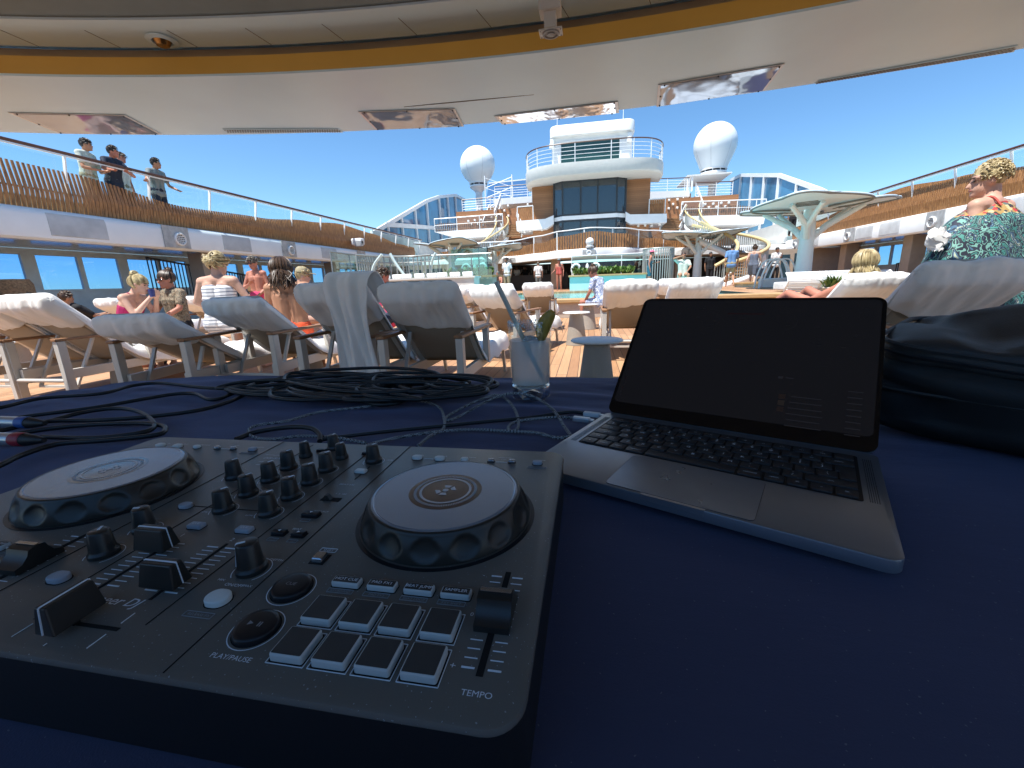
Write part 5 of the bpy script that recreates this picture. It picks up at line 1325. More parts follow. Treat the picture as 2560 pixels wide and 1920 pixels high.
b = MB(); b.rrect(CW, CD_, .016, -.0034, 0, 8, top=.0020); b.build('top_panel', panel_m, dj, smooth=25)
b = MB(); b.rrect(CW-.001, CD_-.001, .016, -.045, -.0035, 8); b.build('body', body_m, dj, smooth=25)
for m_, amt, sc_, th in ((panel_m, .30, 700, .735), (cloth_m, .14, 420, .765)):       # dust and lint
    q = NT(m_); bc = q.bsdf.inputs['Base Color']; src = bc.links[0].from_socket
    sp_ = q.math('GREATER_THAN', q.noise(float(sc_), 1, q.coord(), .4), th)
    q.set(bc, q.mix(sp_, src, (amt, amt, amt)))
prt = MB()      # printed marks: material 0 bright, 1 dim
def ln(x0, y0, x1, y1, w=.0004, m=0, z=.0003):
    prt.m = m; prt.bar((x0, y0, z), (x1, y1, z), w, .0003)
def txt(s, x, y, size, m=0, z=.0002, shear=0., bold=False):
    prt.m = m; me = text_mesh(s); mt = Matrix.Translation((x, y, z)) @ Matrix.Diagonal((size, size*.92, 1, 1))
    if shear: mt = mt @ Matrix(((1, shear, 0, 0), (0, 1, 0, 0), (0, 0, 1, 0), (0, 0, 0, 1)))
    prt.mesh(me, mt)
    if bold: prt.mesh(me, Matrix.Translation((size*.03, 0, .00002)) @ mt)
def frame(x, y, w, h, m=1, t=.0003):
    for a, c in (((x-w/2, y-h/2), (x+w/2, y-h/2)), ((x+w/2, y-h/2), (x+w/2, y+h/2)), ((x+w/2, y+h/2), (x-w/2, y+h/2)), ((x-w/2, y+h/2), (x-w/2, y-h/2))): ln(*a, *c, t, m)
def arc(x, y, r, a0, a1, w=.0005, m=0):
    prt.m = m; k = max(8, int(abs(a1-a0)/8)); P = [rad(a0+(a1-a0)*i/k) for i in range(k+1)]
    o = [(x+(r+w/2)*cos(a), y+(r+w/2)*sin(a), .0003) for a in P]+[(x+(r-w/2)*cos(a), y+(r-w/2)*sin(a), .0003) for a in P]
    prt.add(o, [(i+1, i, k+1+i, k+2+i) for i in range(k)])
seams = MB()
for x0, y0, x1, y1 in ((-.0705, -.134, -.0705, .134), (.0795, -.134, .0795, .134), (.043, -.112, .043, .106), (-.030, -.100, -.030, .128), (-.045, -.0035, .018, -.0035), (.062, .055, .062, .082)):
    seams.bar((x0, y0, .0002), (x1, y1, .0002), .0005, .0003)
seams.build('panel_seams', slot_m, dj)

def knob(x, y, ang=90., s=1., h=.0175, arcs=True):
    k = MB(); n_ = 40; mt = Matrix.Translation((x, y, 0)); vs = []
    prof = [(.0079, .0006), (.0079, .0028), (.0068, .0042), (.0066, .005), (.0055, h-.0010), (.0050, h-.0002), (.0046, h)]
    for r_, z in prof:
        for i in range(n_):
            a = 2*pi*i/n_; q = r_*s*(1-(.035 if (i % 4 == 0 and .0045 < z < h-.0005) else 0)); vs.append((x+q*cos(a), y+q*sin(a), z))
    m = len(prof)
    k.add(vs, [(j*n_+i, j*n_+(i+1) % n_, (j+1)*n_+(i+1) % n_, (j+1)*n_+i) for j in range(m-1) for i in range(n_)]+[tuple((m-1)*n_+i for i in range(n_))])
    o = k.build('knob', knob_m, dj, smooth=35)
    a = rad(ang); u = V((cos(a), sin(a), 0)); c = V((x, y, 0)); p = MB()
    p.bar(c+u*.0006+V((0, 0, h+.0001)), c+u*.0049*s+V((0, 0, h+.0001)), .0014, .0005)
    p.bar(c+u*.0051*s+V((0, 0, h-.0003)), c+u*.0067*s+V((0, 0, .0052)), .0013, .0006, u)
    p.build('pointer', print_m, o)
    if arcs: arc(x, y, .0099*s, -50, 230, .0005, 0)
for x, y, nm in ((-.013, -.006, 'LOW'), (.027, -.006, 'LOW'), (-.0135, .019, 'MID'), (.0265, .019, 'MID'), (-.014, .0445, 'HI'), (.026, .0445, 'HI'), (-.015, .0700, 'TRIM'), (.025, .0700, 'TRIM')):
    knob(x, y, 62); txt(nm, x-.0135, y-.0045, .0026, 0); txt('-26', x-.006, y-.0118, .0018, 1); txt('+6', x+.006, y-.0118, .0018, 1)
knob(-.0165, .0970, 92, .82, .0160, False); knob(.0235, .0970, 75, .82, .0160, False); knob(.001, .119, 90, .9, .0160, False)
knob(.060, .093, 70); knob(-.0515, .0455, 62, 1.0); knob(-.048, -.0375, 190); knob(-.0465, -.0655, 120, 1.05); knob(.065, -.066, 215, 1.1, .0195)
txt('HEADPHONES', -.001, .1065, .0024, 1); txt('MIX', -.024, .0885, .0024); txt('LEVEL', .0165, .0885, .0024); txt('LEVEL', .0745, .098, .0028)
txt('LEVEL/DEPTH', .069, -.0555, .0030); txt('MIN', .0535, -.0765, .0026); txt('MAX', .0735, -.0790, .0026)
txt('ON/OFF', .0650, -.0795, .0034); txt('RELEASE FX', .0645, -.1020, .0026, 1); frame(.0645, -.1020, .017, .0036)
txt('BEAT FX', .0605, .0450, .0036); txt('FX SELECT', .0655, .0015, .0026); frame(.0615, -.0115, .007, .0030); txt('BEAT', .0630, -.0225, .0030)
txt('AUTO', .0545, -.0360, .0022, 1); frame(.0545, -.0360, .0075, .0030); txt('TAP', .0695, -.0360, .0022, 1); frame(.0695, -.0360, .0070, .0030)
txt('1', -.0140, -.0400, .0052); txt('2', .0265, -.0400, .0052); txt('1  2  1&2', .0650, .0290, .0026)
txt('SMART FADER', -.0455, .0230, .0024, 1); txt('FILTER', -.0620, .0365, .0024, 1); txt('CFX', -.0370, .0365, .0024, 1); txt('MIC LEVEL', -.0560, -.0235, .0024, 1); txt('MASTER LEVEL', -.0540, -.0530, .0024, 1)
txt('DDJ-FLX4', -.0480, .0900, .0052, 0, shear=.2, bold=True); txt('PERFORMANCE DJ CONTROLLER', -.0485, .0975, .0020); txt('rekordbox', -.0500, .0815, .0034); txt('serato', -.0500, .0745, .0036, bold=True)
txt('Pioneer DJ', .0050, -.1000, .0090, shear=.22, bold=True)

def button(name, x, y, w, h, r, z, mat, face=None, label=None, lsize=.003, lm=0, hole=True):
    if hole:
        q = MB(); q.rrect(w+.0012, h+.0012, r+.0005, .00005, .0002, 5, Matrix.Translation((x, y, 0))); q.build('button_gap', slot_m, dj)
    q = MB(); q.rrect(w, h, r, .0003, z, 6, Matrix.Translation((x, y, 0)), top=min(.0008, r)); o = q.build(name, mat, dj, smooth=50)
    if face: q = MB(); q.rrect(w-.0016, h-.0016, max(r-.0007, .0003), z, z+.0001, 4, Matrix.Translation((x, y, 0))); q.build('button_face', face, o)
    if label: txt(label, x, y, lsize, lm, z+.00025)
    return o
button('cue_button', -.0130, -.0295, .0115, .0062, .0010, .0030, rubber_g, label='CUE', lsize=.0032); button('cue_button', .0270, -.0295, .0115, .0062, .0010, .0030, rubber_g, label='CUE', lsize=.0032)
button('fx_select_button', .0615, -.0045, .0130, .0062, .0008, .0028, gloss_m); txt('\u25bc', .0615, -.0045, .003, 0, .0030)
for x, d_ in ((.0545, -1), (.0695, 1)):
    button('beat_button', x, -.0290, .0095, .0055, .0006, .0026, gloss_m)
    prt.m = 0; prt.add([(x+d_*.0012, -.0290, .0029), (x-d_*.0010, -.0278, .0029), (x-d_*.0010, -.0302, .0029)], [(0, 1, 2) if d_ < 0 else (0, 1, 2)])
button('cue_button', .0600, .0695, .0105, .0060, .0012, .0028, rubber_w); button('load_button', -.0090, .1125, .0105, .0050, .0010, .0024, gloss_m); button('load_button', .0460, .1105, .0150, .0050, .0010, .0024, gloss_m); txt('LOAD', .0460, .1150, .0022)
button('round_button', -.0485, -.0055, .0105, .0075, .0037, .0030, rubber_g); button('round_button', -.0465, -.0900, .0125, .0085, .0042, .0034, rubber_g)
button('effect_button', .0665, -.0915, .0135, .0110, .0054, .0036, rubber_w)
# channel select switch
q = MB(); q.box((.0535, .0170, .00005), (.0700, .0225, .0003)); q.build('switch_slot', slot_m, dj)
q = MB(); q.add([(.0555, .0175, .0003), (.0625, .0175, .0003), (.0625, .022, .0003), (.0555, .022, .0003), (.0578, .0180, .0042), (.0602, .0180, .0042), (.0602, .0215, .0042), (.0578, .0215, .0042)], [(0, 1, 5, 4), (1, 2, 6, 5), (2, 3, 7, 6), (3, 0, 4, 7), (4, 5, 6, 7)]); q.build('switch_knob', knob_m, dj, smooth=0)
# channel faders and crossfader
def fader_cap(x, y, w, d_, h, across):
    q = MB(); m = Matrix.Translation((x, y, .0035)) @ (Matrix() if across else Matrix.Rotation(pi/2, 4, 'Z'))
    tw_, td = w*.88, d_*.55
    q.add([(-w/2, -d_/2, 0), (w/2, -d_/2, 0), (w/2, d_/2, 0), (-w/2, d_/2, 0), (-tw_/2, -td/2, h), (tw_/2, -td/2, h), (tw_/2, td/2, h), (-tw_/2, td/2, h)], [(3, 2, 1, 0), (4, 5, 6, 7), (0, 1, 5, 4), (1, 2, 6, 5), (2, 3, 7, 6), (3, 0, 4, 7)], m)
    o = q.build('fader_cap', knob_m, dj, smooth=0, bevel=.0008)
    q = MB(); q.bar((-tw_/2, 0, h+.0001), (tw_/2, 0, h+.0001), .0010, .0004); q.bar((tw_/2+.0001, 0, h), (w/2+.0001, 0, .0008), .0010, .0004, (0, 1, 0)); q.bar((-tw_/2-.0001, 0, h), (-w/2-.0001, 0, .0008), .0010, .0004, (0, 1, 0))
    q.v = [tuple(m @ V(p)) for p in q.v]; q.build('cap_line', print_m, o)
    q = MB(); q.box((x-.002, y-.0015, .0002), (x+.002, y+.0015, .0037)); q.build('stem', slot_m, o)
def slot(x0, y0, x1, y1, w=.0020):
    q = MB(); q.bar((x0, y0, .0002), (x1, y1, .0002), w, .0003); q.build('fader_slot', slot_m, dj)
for x, cy_ in ((-.0135, -.0575), (.0268, -.0865)):
    slot(x, -.0445, x, -.0965)
    for i in range(11):
        y = -.0490-i*.0041; w = .0008 if i in (0, 10) else .0004
        for s in (-1, 1): ln(x+s*.0028, y, x+s*.0110, y, w)
    fader_cap(x, cy_, .0240, .0125, .0140, True)
slot(-.0220, -.1165, .0320, -.1165); fader_cap(.0040, -.1165, .0240, .0125, .0150, False)
for x in (-.0180, .0290): ln(x, -.1285, x, -.1200); ln(x, -.1130, x, -.1060)
ln(.0055, -.1305, .0055, -.1290)

# decks: the left one repeats the right one
label_film = M('label_film', (.12, .12, .125), .12, .7, var=.1, vs=20); label_print = M('label_print', (.52, .53, .55), .3, .4, var=.05)
platter_m = M('platter_metal', (.31, .36, .42), .25, .6, var=.06, vs=9, rvar=.05, bump=.1, bs=700, bd=.0002)
rim_m = M('jog_rim', (.032, .028, .023), .35, .2, var=.1, vs=20)
for dx, yo in ((0., 0.), (-.3055, .003)):
    jx, jy = .163+dx, .0100+yo; J_ = Matrix.Translation((jx, jy, 0))
    MB().lathe([(.0640, .0001), (.0640, .0004), (.0612, .0004)], 96, J_).build('jog_recess', gloss_m, dj)
    q = MB(); q.m = 0; N = 270; prof = 12; vs = []
    for j in range(prof+1):
        t = j/prof; z = .0012+.0158*t; r0 = .0606-.0062*t**1.6
        for i in range(N):
            a = 2*pi*i/N; f = ((i/N*15) % 1)-.5; arcx = f*2*pi/15*.0595
            e = (arcx/.0088)**2+((z-.0092)/.0066)**2
            q_ = r0-(.0024*sqrt(1-e) if e < 1 else 0)
            vs.append((q_*cos(a), q_*sin(a), z))
    for r_, z in ((.0540, .0182), (.0532, .0188), (.0520, .0188)):
        for i in range(N): a = 2*pi*i/N; vs.append((r_*cos(a), r_*sin(a), z))
    M_ = prof+4
    q.add(vs, [(j*N+i, j*N+(i+1) % N, (j+1)*N+(i+1) % N, (j+1)*N+i) for j in range(M_-1) for i in range(N)], J_)
    rim = q.build('jog_rim', rim_m, dj, smooth=180)
    pl = MB().lathe([(.0522, .0186), (.0505, .0189), (.0500, .0187), (.0495, .0190), (.0, .0190)], 96, J_).build('jog_platter', platter_m, dj, smooth=25)
    lf = MB().lathe([(.0262, .0191), (.0, .0192)], 64, J_).build('jog_label', label_film, pl)
    q = MB()
    q.lathe([(.0188, .01935), (.0170, .01935)], 64, J_)
    for i in range(120):
        a = 2*pi*i/120; q.bar(J_ @ V((.0208*cos(a), .0208*sin(a), .0193)), J_ @ V((.0228*cos(a), .0228*sin(a), .0193)), .00050, .0002)
    for i in range(6):
        a0, a1 = pi/3*i+.12, pi/3*(i+1)-.12
        if i % 3 == 2: continue
        q.add([(jx+r_*cos(a), jy+r_*sin(a), .01945) for r_, a in ((.0042, a0), (.0078, a0), (.0078, a1), (.0042, a1))], [(0, 1, 2, 3)])
    q.lathe([(.0022, .01945), (.0, .01945)], 16, J_)
    q.build('label_rings', label_print, lf)
    # play and cue
    for x, y, nm, lab in ((.1010, -.0775, 'cue_button', 'CUE'), (.1030, -.1060, 'play_button', '\u25ba/II')):
        x += dx; m_ = Matrix.Translation((x, y, 0)); arc(x, y, .0126, 0, 360, .0005)
        MB().lathe([(.0112, .0001), (.0112, .0003), (.0, .0003)], 40, m_).build('button_gap', slot_m, dj)
        MB().lathe([(.0106, .0003), (.0106, .0024), (.0100, .0032), (.0080, .0036), (.0, .0034)], 48, m_).build(nm, gloss_m, dj, smooth=50)
        if lab == 'CUE': txt(lab, x, y, .0034, 1, .0037)
        else:
            prt.m = 1; prt.add([(x-.0040, y+.0014, .0037), (x-.0040, y-.0014, .0037), (x-.0012, y, .0037)], [(0, 1, 2)]); frame_z = .0037
            for xx in (.0018, .0030): prt.box((x+xx-.0003, y-.0014, .0036), (x+xx+.0003, y+.0014, .0037))
    txt('PLAY/PAUSE', .1035+dx, -.1225, .0040)
    # pads
    for j, y in enumerate((-.0915, -.1130)):
        for i in range(4):
            x = (.131, .152, .173, .1945)[i]+dx
            arcs_ = .0
            button('performance_pad', x, y, .0166, .0166, .0012, .0042, rubber, pad_top)
            frame(x, y, .0188, .0188, 0, .0003)
    for i, (a, c) in enumerate((('HOT CUE', 'KEYBOARD'), ('PAD FX1', 'PAD FX2'), ('BEAT JUMP', 'BEAT LOOP'), ('SAMPLER', 'KEY SHIFT'))):
        x = (.1305, .1522, .1740, .1952)[i]+dx
        button('mode_button', x, -.0695, .0166, .0062, .0010, .0034, rubber, pad_top, a, .0032)
        txt(c, x-.001, -.0753, .0024, 1); frame(x-.001, -.0753, .0150, .0030)
    # shift
    txt('SHIFT', .1005+dx, -.0420, .0028); frame(.1005+dx, -.0420, .0110, .0036, 0)
    q = MB(); q.box((.0955+dx, -.0560, .0001), (.1055+dx, -.0460, .0003)); q.build('button_gap', slot_m, dj)
    q = MB(); q.rrect(.0072, .0080, .0010, .0003, .0034, 4, Matrix.Translation((.1005+dx, -.0510, 0)), top=.0012); q.build('shift_button', chrome, dj)
    # tempo slider
    tx_ = .2197+dx; slot(tx_, -.0470, tx_, -.1145, .0032)
    for i in range(13):
        y = -.0515-i*.00497
        for s in (-1, 1): ln(tx_+s*.0030, y, tx_+s*.0090, y, .0008 if i in (0, 12) else .0004)
    txt('-', tx_-.0135, -.0515, .004); txt('+', tx_-.0130, -.1112, .005); txt('0', tx_-.0125, -.0812, .0036); txt('TEMPO', tx_+.0010, -.1226, .0042)
    q = MB(); pr = [(-.0125, .0006), (-.0125, .0040), (-.0085, .0052), (-.0052, .0088), (-.0040, .0122), (.0010, .0135), (.0046, .0128), (.0056, .0095), (.0080, .0058), (.0125, .0040), (.0125, .0006)]
    q.extrude(pr, [(lambda a, c, x=x: (x, -.0795+a, c)) for x in (tx_-.0088, tx_-.0080, tx_+.0080, tx_+.0088)]); o = q.build('tempo_cap', knob_m, dj, smooth=50)
    q = MB(); q.bar((tx_-.0080, -.0785, .0137), (tx_+.0080, -.0785, .0137), .0026, .0003); q.build('cap_line', chrome, o)
    # top row
    for x, w, m_, nm, lab in ((.1000, .0100, rubber_w, 'loop_button', 'IN'), (.1230, .0100, rubber_w, 'loop_button', 'OUT'), (.1480, .0075, rubber_w, 'loop_button', '4 BEAT/EXIT'), (.1740, .0065, chrome, 'call_button', ''), (.1940, .0065, chrome, 'call_button', ''), (.2180, .0090, rubber_g, 'sync_button', 'MASTER')):
        button(nm, x+dx, .1045+yo, w, w*.72, w*.35, .0030, m_)
        if lab: txt(lab, x+dx+.002, .1125+yo, .0026)
    txt('CUE/LOOP', .1850+dx, .1150+yo, .0024); txt('CALL', .1850+dx, .1115+yo, .0024); ln(.1070+dx, .1045+yo, .1165+dx, .1045+yo, .0003); ln(.1785+dx, .1045+yo, .1895+dx, .1045+yo, .0003)
    txt('TEMPO RANGE', .2185+dx, .0960+yo, .0020, 1); frame(.2185+dx, .0960+yo, .0170, .0030); txt('MEMORY', .1940+dx, .0985+yo, .0020, 1); txt('DELETE', .1760+dx, .0985+yo, .0020, 1); txt('1/2X', .1000+dx, .0970+yo, .0020, 1)
prt.build('printed_markings', [print_m, print_dim], dj, smooth=0)

# ================================================================== laptop
_cs, _sn = cos(-.4524), sin(-.4524)
lp = thing('laptop', 'space grey laptop opened beside the mixing controller', 'laptop', (.3111+_cs*-.1563-_sn*-.1106, .4902+_sn*-.1563+_cs*-.1106, .8052), -.4524)
alu = M('laptop_aluminium', (.32, .35, .39), .34, .8, var=.10, vs=7, rvar=.07, bump=.08, bs=1500, bd=.0002)
key_m = M('key_black', (.028, .028, .030), .42, var=.15, vs=60, rvar=.06)
b = MB(); b.rrect(.3126, .2212, .0115, -.0105, 0, 8, top=.0010); b.build('base', alu, lp, smooth=30)
b = MB(); b.rrect(.296, .204, .01, -.0128, -.0106, 4); b.build('bottom_plate', body_m, lp)
b = MB(); b.rrect(.0560, .0040, .0016, -.0052, .0003, 4, Matrix.Translation((0, -.1090, 0))); b.build('finger_notch', M('notch_metal', (.40, .41, .43), .3, .8), lp)
b = MB(); b.rrect(.2760, .1145, .0030, .0001, .0004, 4, Matrix.Translation((0, .0345, 0))); b.build('keyboard_well', M('well_black', (.006, .006, .006), .6), lp)
b = MB(); b.rrect(.1300, .0810, .0050, .0001, .0004, 5, Matrix.Translation((0, -.0670, 0))); b.build('trackpad_gap', M('pad_line', (.05, .05, .055), .5), lp)
b = MB(); b.rrect(.1292, .0802, .0046, .0004, .0006, 5, Matrix.Translation((0, -.0670, 0))); b.build('trackpad', M('trackpad_alu', (.26, .30, .36), .30, .75, var=.12, vs=14, rvar=.09), lp)
for s in (-1, 1):
    gr = MB()
    for i in range(60):
        for j in range(5): gr.cbox((s*(.1425+j*.0016), -.0200+i*.0018, .00015), (.0006, .0006, .0002))
    gr.build('speaker_holes', slot_m, lp)
U = .2720/14.5; leg = MB()
def key(cx_, row, wu, lab='', small='', tall=False):
    y = .0345+(2.5-row)*.0187; w = wu*U-.0026; h = .0161
    q = MB(); q.rrect(w, h, .0018, .0005, .0018, 4, Matrix.Translation((cx_, y, 0)), top=.0004)
    if tall == 'enter': q.rrect(.0128, .0345, .0018, .0005, .00185, 4, Matrix.Translation((cx_+.0018, y-.0092, 0)), top=.0004)
    q.build('key', key_m, lp, smooth=50)
    if lab:
        sz = .0064 if len(lab) == 1 else .0031
        leg.mesh(text_mesh(lab), Matrix.Translation((cx_, y-(.0022 if small else 0), .00195)) @ Matrix.Diagonal((sz, sz, 1, 1)))
    if small: leg.mesh(text_mesh(small), Matrix.Translation((cx_, y+.0034, .00195)) @ Matrix.Diagonal((.0032, .0032, 1, 1)))
def krow(row, items):
    x = -.1360
    for w, lab, small, *t in items: key(x+w*U/2, row, w, lab, small, t[0] if t else False); x += w*U
krow(0, [(1.5, 'esc', '')]+[(1, 'F%d' % i, '*') for i in range(1, 13)]+[(1, '', '')])
krow(1, [(1, '\u00a7', '')]+[(1, a, c) for a, c in zip('1234567890-=', '!@\u00a3$%^&*()_+')]+[(1.5, 'delete', '')])
krow(2, [(1.5, 'tab', '')]+[(1, a, '') for a in 'QWERTYUIOP']+[(1, '[', '{'), (1, ']', '}'), (1, '', '', 'enter')])
krow(3, [(1.75, 'caps lock', '')]+[(1, a, '') for a in 'ASDFGHJKL']+[(1, ';', ':'), (1, "'", '"'), (.98, '\\', '|')])
krow(4, [(1.25, 'shift', ''), (1, '`', '~')]+[(1, a, '') for a in 'ZXCVBNM']+[(1, ',', '<'), (1, '.', '>'), (1, '/', '?'), (2.25, 'shift', '')])
krow(5, [(1, 'fn', ''), (1, 'control', ''), (1, 'option', ''), (1.25, 'command', ''), (5, '', ''), (1.25, 'command', ''), (1, 'option', ''), (1, '<', ''), (1, '-', ''), (1, '>', '')])
leg.build('key_legends', M('legend_white', (.85, .86, .88), .6, var=.02), lp, smooth=0)
LID = .8134
lm = Matrix.Translation((0, .1085, .0005)) @ Matrix.Rotation(LID, 4, 'X')     # local y runs up the lid, z is the display side
b = MB(); b.rrect(.3126, .2205, .0115, -.0042, 0, 8, lm @ Matrix.Translation((0, .1105, 0)), top=.0008); lid = b.build('lid', alu, lp, smooth=30)
b = MB(); b.rrect(.3124, .2203, .0114, .0001, .0005, 8, lm @ Matrix.Translation((0, .1105, 0))); b.build('bezel', M('bezel_black', (.004, .004, .005), .10, spec=.5), lid)
scr = M('display_glass', (.0025, .0025, .003), .06, spec=.45, emit=(.25, .28, .4), est=.004)
b = MB(); b.rrect(.3030, .1965, .0060, .0005, .0007, 6, lm @ Matrix.Translation((0, .1180, 0))); dsp = b.build('display', scr, lid)
ui = MB(); r_ = random.Random(5)
def uir(x, y, w, h, m): ui.m = m; ui.box((x-w/2, y-h/2, .0007), (x+w/2, y+h/2, .0008), lm)
for i in range(8):
    y = .0775-i*.0082
    uir(.0690+.002*(i % 2), y, .0006, .0006, 0)
    if i > 1: uir(.0860, y-.001, .0260+r_.uniform(-.008, .012), .0010, 0)
    uir(.1330, y-.002, .0140, .0010, 0)
for i, m in enumerate((2, 1, 2)): uir(.0610, .0590-i*.0092, .0072, .0072, m)
uir(.0560, .0870, .0050, .0032, 0); uir(.0660, .0870, .0080, .0012, 0)
for _ in range(60): uir(r_.uniform(-.140, .140), r_.uniform(.105, .205), r_.uniform(.001, .006), .0008, 3)
for i in range(9): uir(-.1450, .080-i*.006, .0016, .0016, (3, 4)[i % 3 == 0])
for cx_ in (-.048, .050):
    ui.m = 3; ui.lathe([(.0150, .0008), (.0146, .0008)], 30, lm @ Matrix.Translation((cx_, .178, 0)), rad(-90), rad(120))
uir(0, .1905, .0480, .0010, 4)
def em(name, c, k):
    return M(name, tuple(x*.02 for x in c), .5, spec=.1, emit=c, est=k, var=0)
ui.build('screen_interface', [em('ui_grey', (.5, .5, .6), .005), em('ui_brown', (.45, .36, .32), .006), em('ui_red', (.42, .30, .28), .005), em('ui_dim', (.5, .5, .55), .003), em('ui_rose', (.6, .12, .12), .004)], dsp, smooth=0)
plug_m = M('plug_metal', (.55, .56, .58), .3, .6)

# ================================================================== cables
def CP(px, py, z=TZ+.003, ymax=.915):
    p = PZ(px, py, z); return p if p.y <= ymax else PY(px, py, ymax)
cable_m = M('cable_black', (.012, .013, .014), .42, var=.2, vs=30)
def cable(pts, r, label, mat=cable_m, z=TZ+.003, lift=None, closed=False, group=None, grav=True):
    P = []
    for i, p in enumerate(pts):
        q = CP(p[0], p[1], z+(p[2] if len(p) > 2 else 0)); P.append(q)
    P = [V((q.x, q.y, max(q.z, TZ+r+.0005))) for q in P]
    o = MB().tube(spline(P, 10, closed), r, 10, closed).build('cable', mat, smooth=60)
    return tag(o, label, 'cable', group)
K = .5877
def c6(*pts): return [(p[0]*K, 900+p[1]*K, *p[2:]) for p in pts]
RK = .0036
cable(c6((-160, 225), (0, 205), (180, 165), (430, 145), (560, 112), (680, 100), (850, 118), (960, 121), (1060, 106), (1180, 90), (1290, 100), (1420, 118), (1500, 140)), RK, 'black cable running along the far left table edge into the coil')
cable(c6((-160, 285), (0, 262), (130, 240), (400, 205), (600, 170), (750, 146), (830, 146), (880, 168), (930, 168), (1000, 140), (1100, 97), (1180, 90), (1290, 112), (1400, 128)), RK, 'black cable with a dip before the coil, second from the table edge')
cable(c6((190, 268), (350, 226), (500, 208), (600, 226), (655, 270), (640, 300), (540, 322), (380, 335), (180, 330)), RK, 'black cable looping from the blue ringed plug to the red ringed plug')
cable(c6((-120, 330), (20, 300), (200, 264), (430, 258), (650, 242), (850, 215), (980, 178), (1060, 140), (1090, 120), (1200, 135), (1350, 150)), RK, 'black cable running from the left edge straight into the coil')
cable(c6((-120, 375), (60, 320), (300, 285), (560, 272), (680, 280), (704, 300), (660, 322), (450, 345), (250, 360), (100, 405), (0, 452), (-120, 500)), RK, 'black cable making a pale loop near the controller corner')
r_ = random.Random(3)
coil = [(1450, 112, 290, 40), (1240, 118, 280, 34), (1655, 122, 300, 48), (1900, 108, 210, 36), (1560, 84, 330, 52), (1420, 92, 250, 36), (1700, 96, 270, 40), (1330, 138, 190, 34), (1780, 130, 280, 34), (1940, 92, 150, 30), (1620, 148, 130, 40)]
pts = []
for i, (x, y, a, c) in enumerate(coil):
    ph = r_.uniform(0, 6)
    for k in range(11):
        t = ph+2*pi*k/10.; w = 1+.08*sin(3*t+i)
        pts.append((x+a*w*cos(t), y+c*w*sin(t), .004+.0035*(i % 5)+.006*max(0, -sin(t))))
cable(c6(*pts), .0037, 'heap of coiled black cable at the far edge of the table')
pts = []
for i, (x, y, a, c) in enumerate([(1180, 112, 220, 26), (1520, 108, 300, 44), (1830, 104, 250, 34), (1480, 128, 260, 40), (1700, 116, 180, 26)]):
    ph = r_.uniform(0, 6)
    for k in range(11):
        t = ph-2*pi*k/10.; pts.append((x+a*cos(t), y+c*sin(t), .010+.003*(i % 3)+.01*max(0, -sin(t))))
cable(c6(*pts), .0034, 'second black cable tangled over the coiled heap')
# braided cable with checks
br = bpy.data.materials.new('braided_cable'); n = NT(br)
ck = n.n('TexChecker', {'Vector': n.coord(), 'Scale': 420.0, 'Color1': (.38, .37, .36, 1), 'Color2': (.012, .012, .014, 1)}); n.b(Base_Color=ck.outputs[0], Roughness=.6)
RB = .0023
cable([(1440, 1046), (1390, 1043, .004), (1300, 1052), (1272, 1066), (1278, 1078), (1296, 1066), (1290, 1030), (1268, 1000, .006), (1238, 988, .01), (1180, 1008, .006), (1120, 1040), (1118, 1052), (1150, 1040), (1220, 1002, .012), (1275, 984, .022), (1330, 990, .022), (1380, 1022, .012), (1412, 1068), (1430, 1092)], RB, 'grey checked braided cable looping before the drink glass to the laptop', br)
cable([(1430, 1091), (1390, 1094), (1340, 1082), (1270, 1078), (1180, 1074), (1105, 1078), (1030, 1088), (975, 1098), (935, 1108), (900, 1122)], RB, 'grey checked braided cable running from the laptop side to the controller rear', br)
cable([(1045, 1115), (1075, 1090), (1108, 1072), (1110, 1045), (1098, 1018), (1060, 1004), (1000, 1002), (920, 1016), (800, 1030), (720, 1052), (650, 1062), (622, 1074), (632, 1092), (680, 1098), (760, 1090), (850, 1096), (915, 1108)], RB, 'grey checked braided cable winding left behind the controller', br)
cable([(1480, 1040), (1430, 1030, .004), (1330, 1044), (1200, 1056), (1080, 1068), (960, 1080), (850, 1093), (800, 1100)], .0028, 'smooth black cable running straight from the laptop to the controller')
cable([(590, 1100), (640, 1082), (720, 1068, .006), (775, 1070, .008), (798, 1085, .005), (800, 1105)], .0036, 'short thick black cable arching behind the controller', )
for px, py, s, lab, m_ in ((1478, 1036, .9, 'white plug of the black cable in the laptop side', M('plug_white', (.6, .6, .6), .4)), (1452, 1048, 1, 'metal plug of the braided cable in the laptop side', plug_m)):
    p = CP(px, py, TZ+.006); t = thing('cable_plug', lab, 'plug', p, -.30)
    MB().box((-.012, -.005, -.0035), (.014, .005, .0035)).build('plug_body', m_, t, bevel=.0015)
    MB().box((.014, -.004, -.0015), (.020, .004, .0015)).build('plug_tip', plug_m, t)
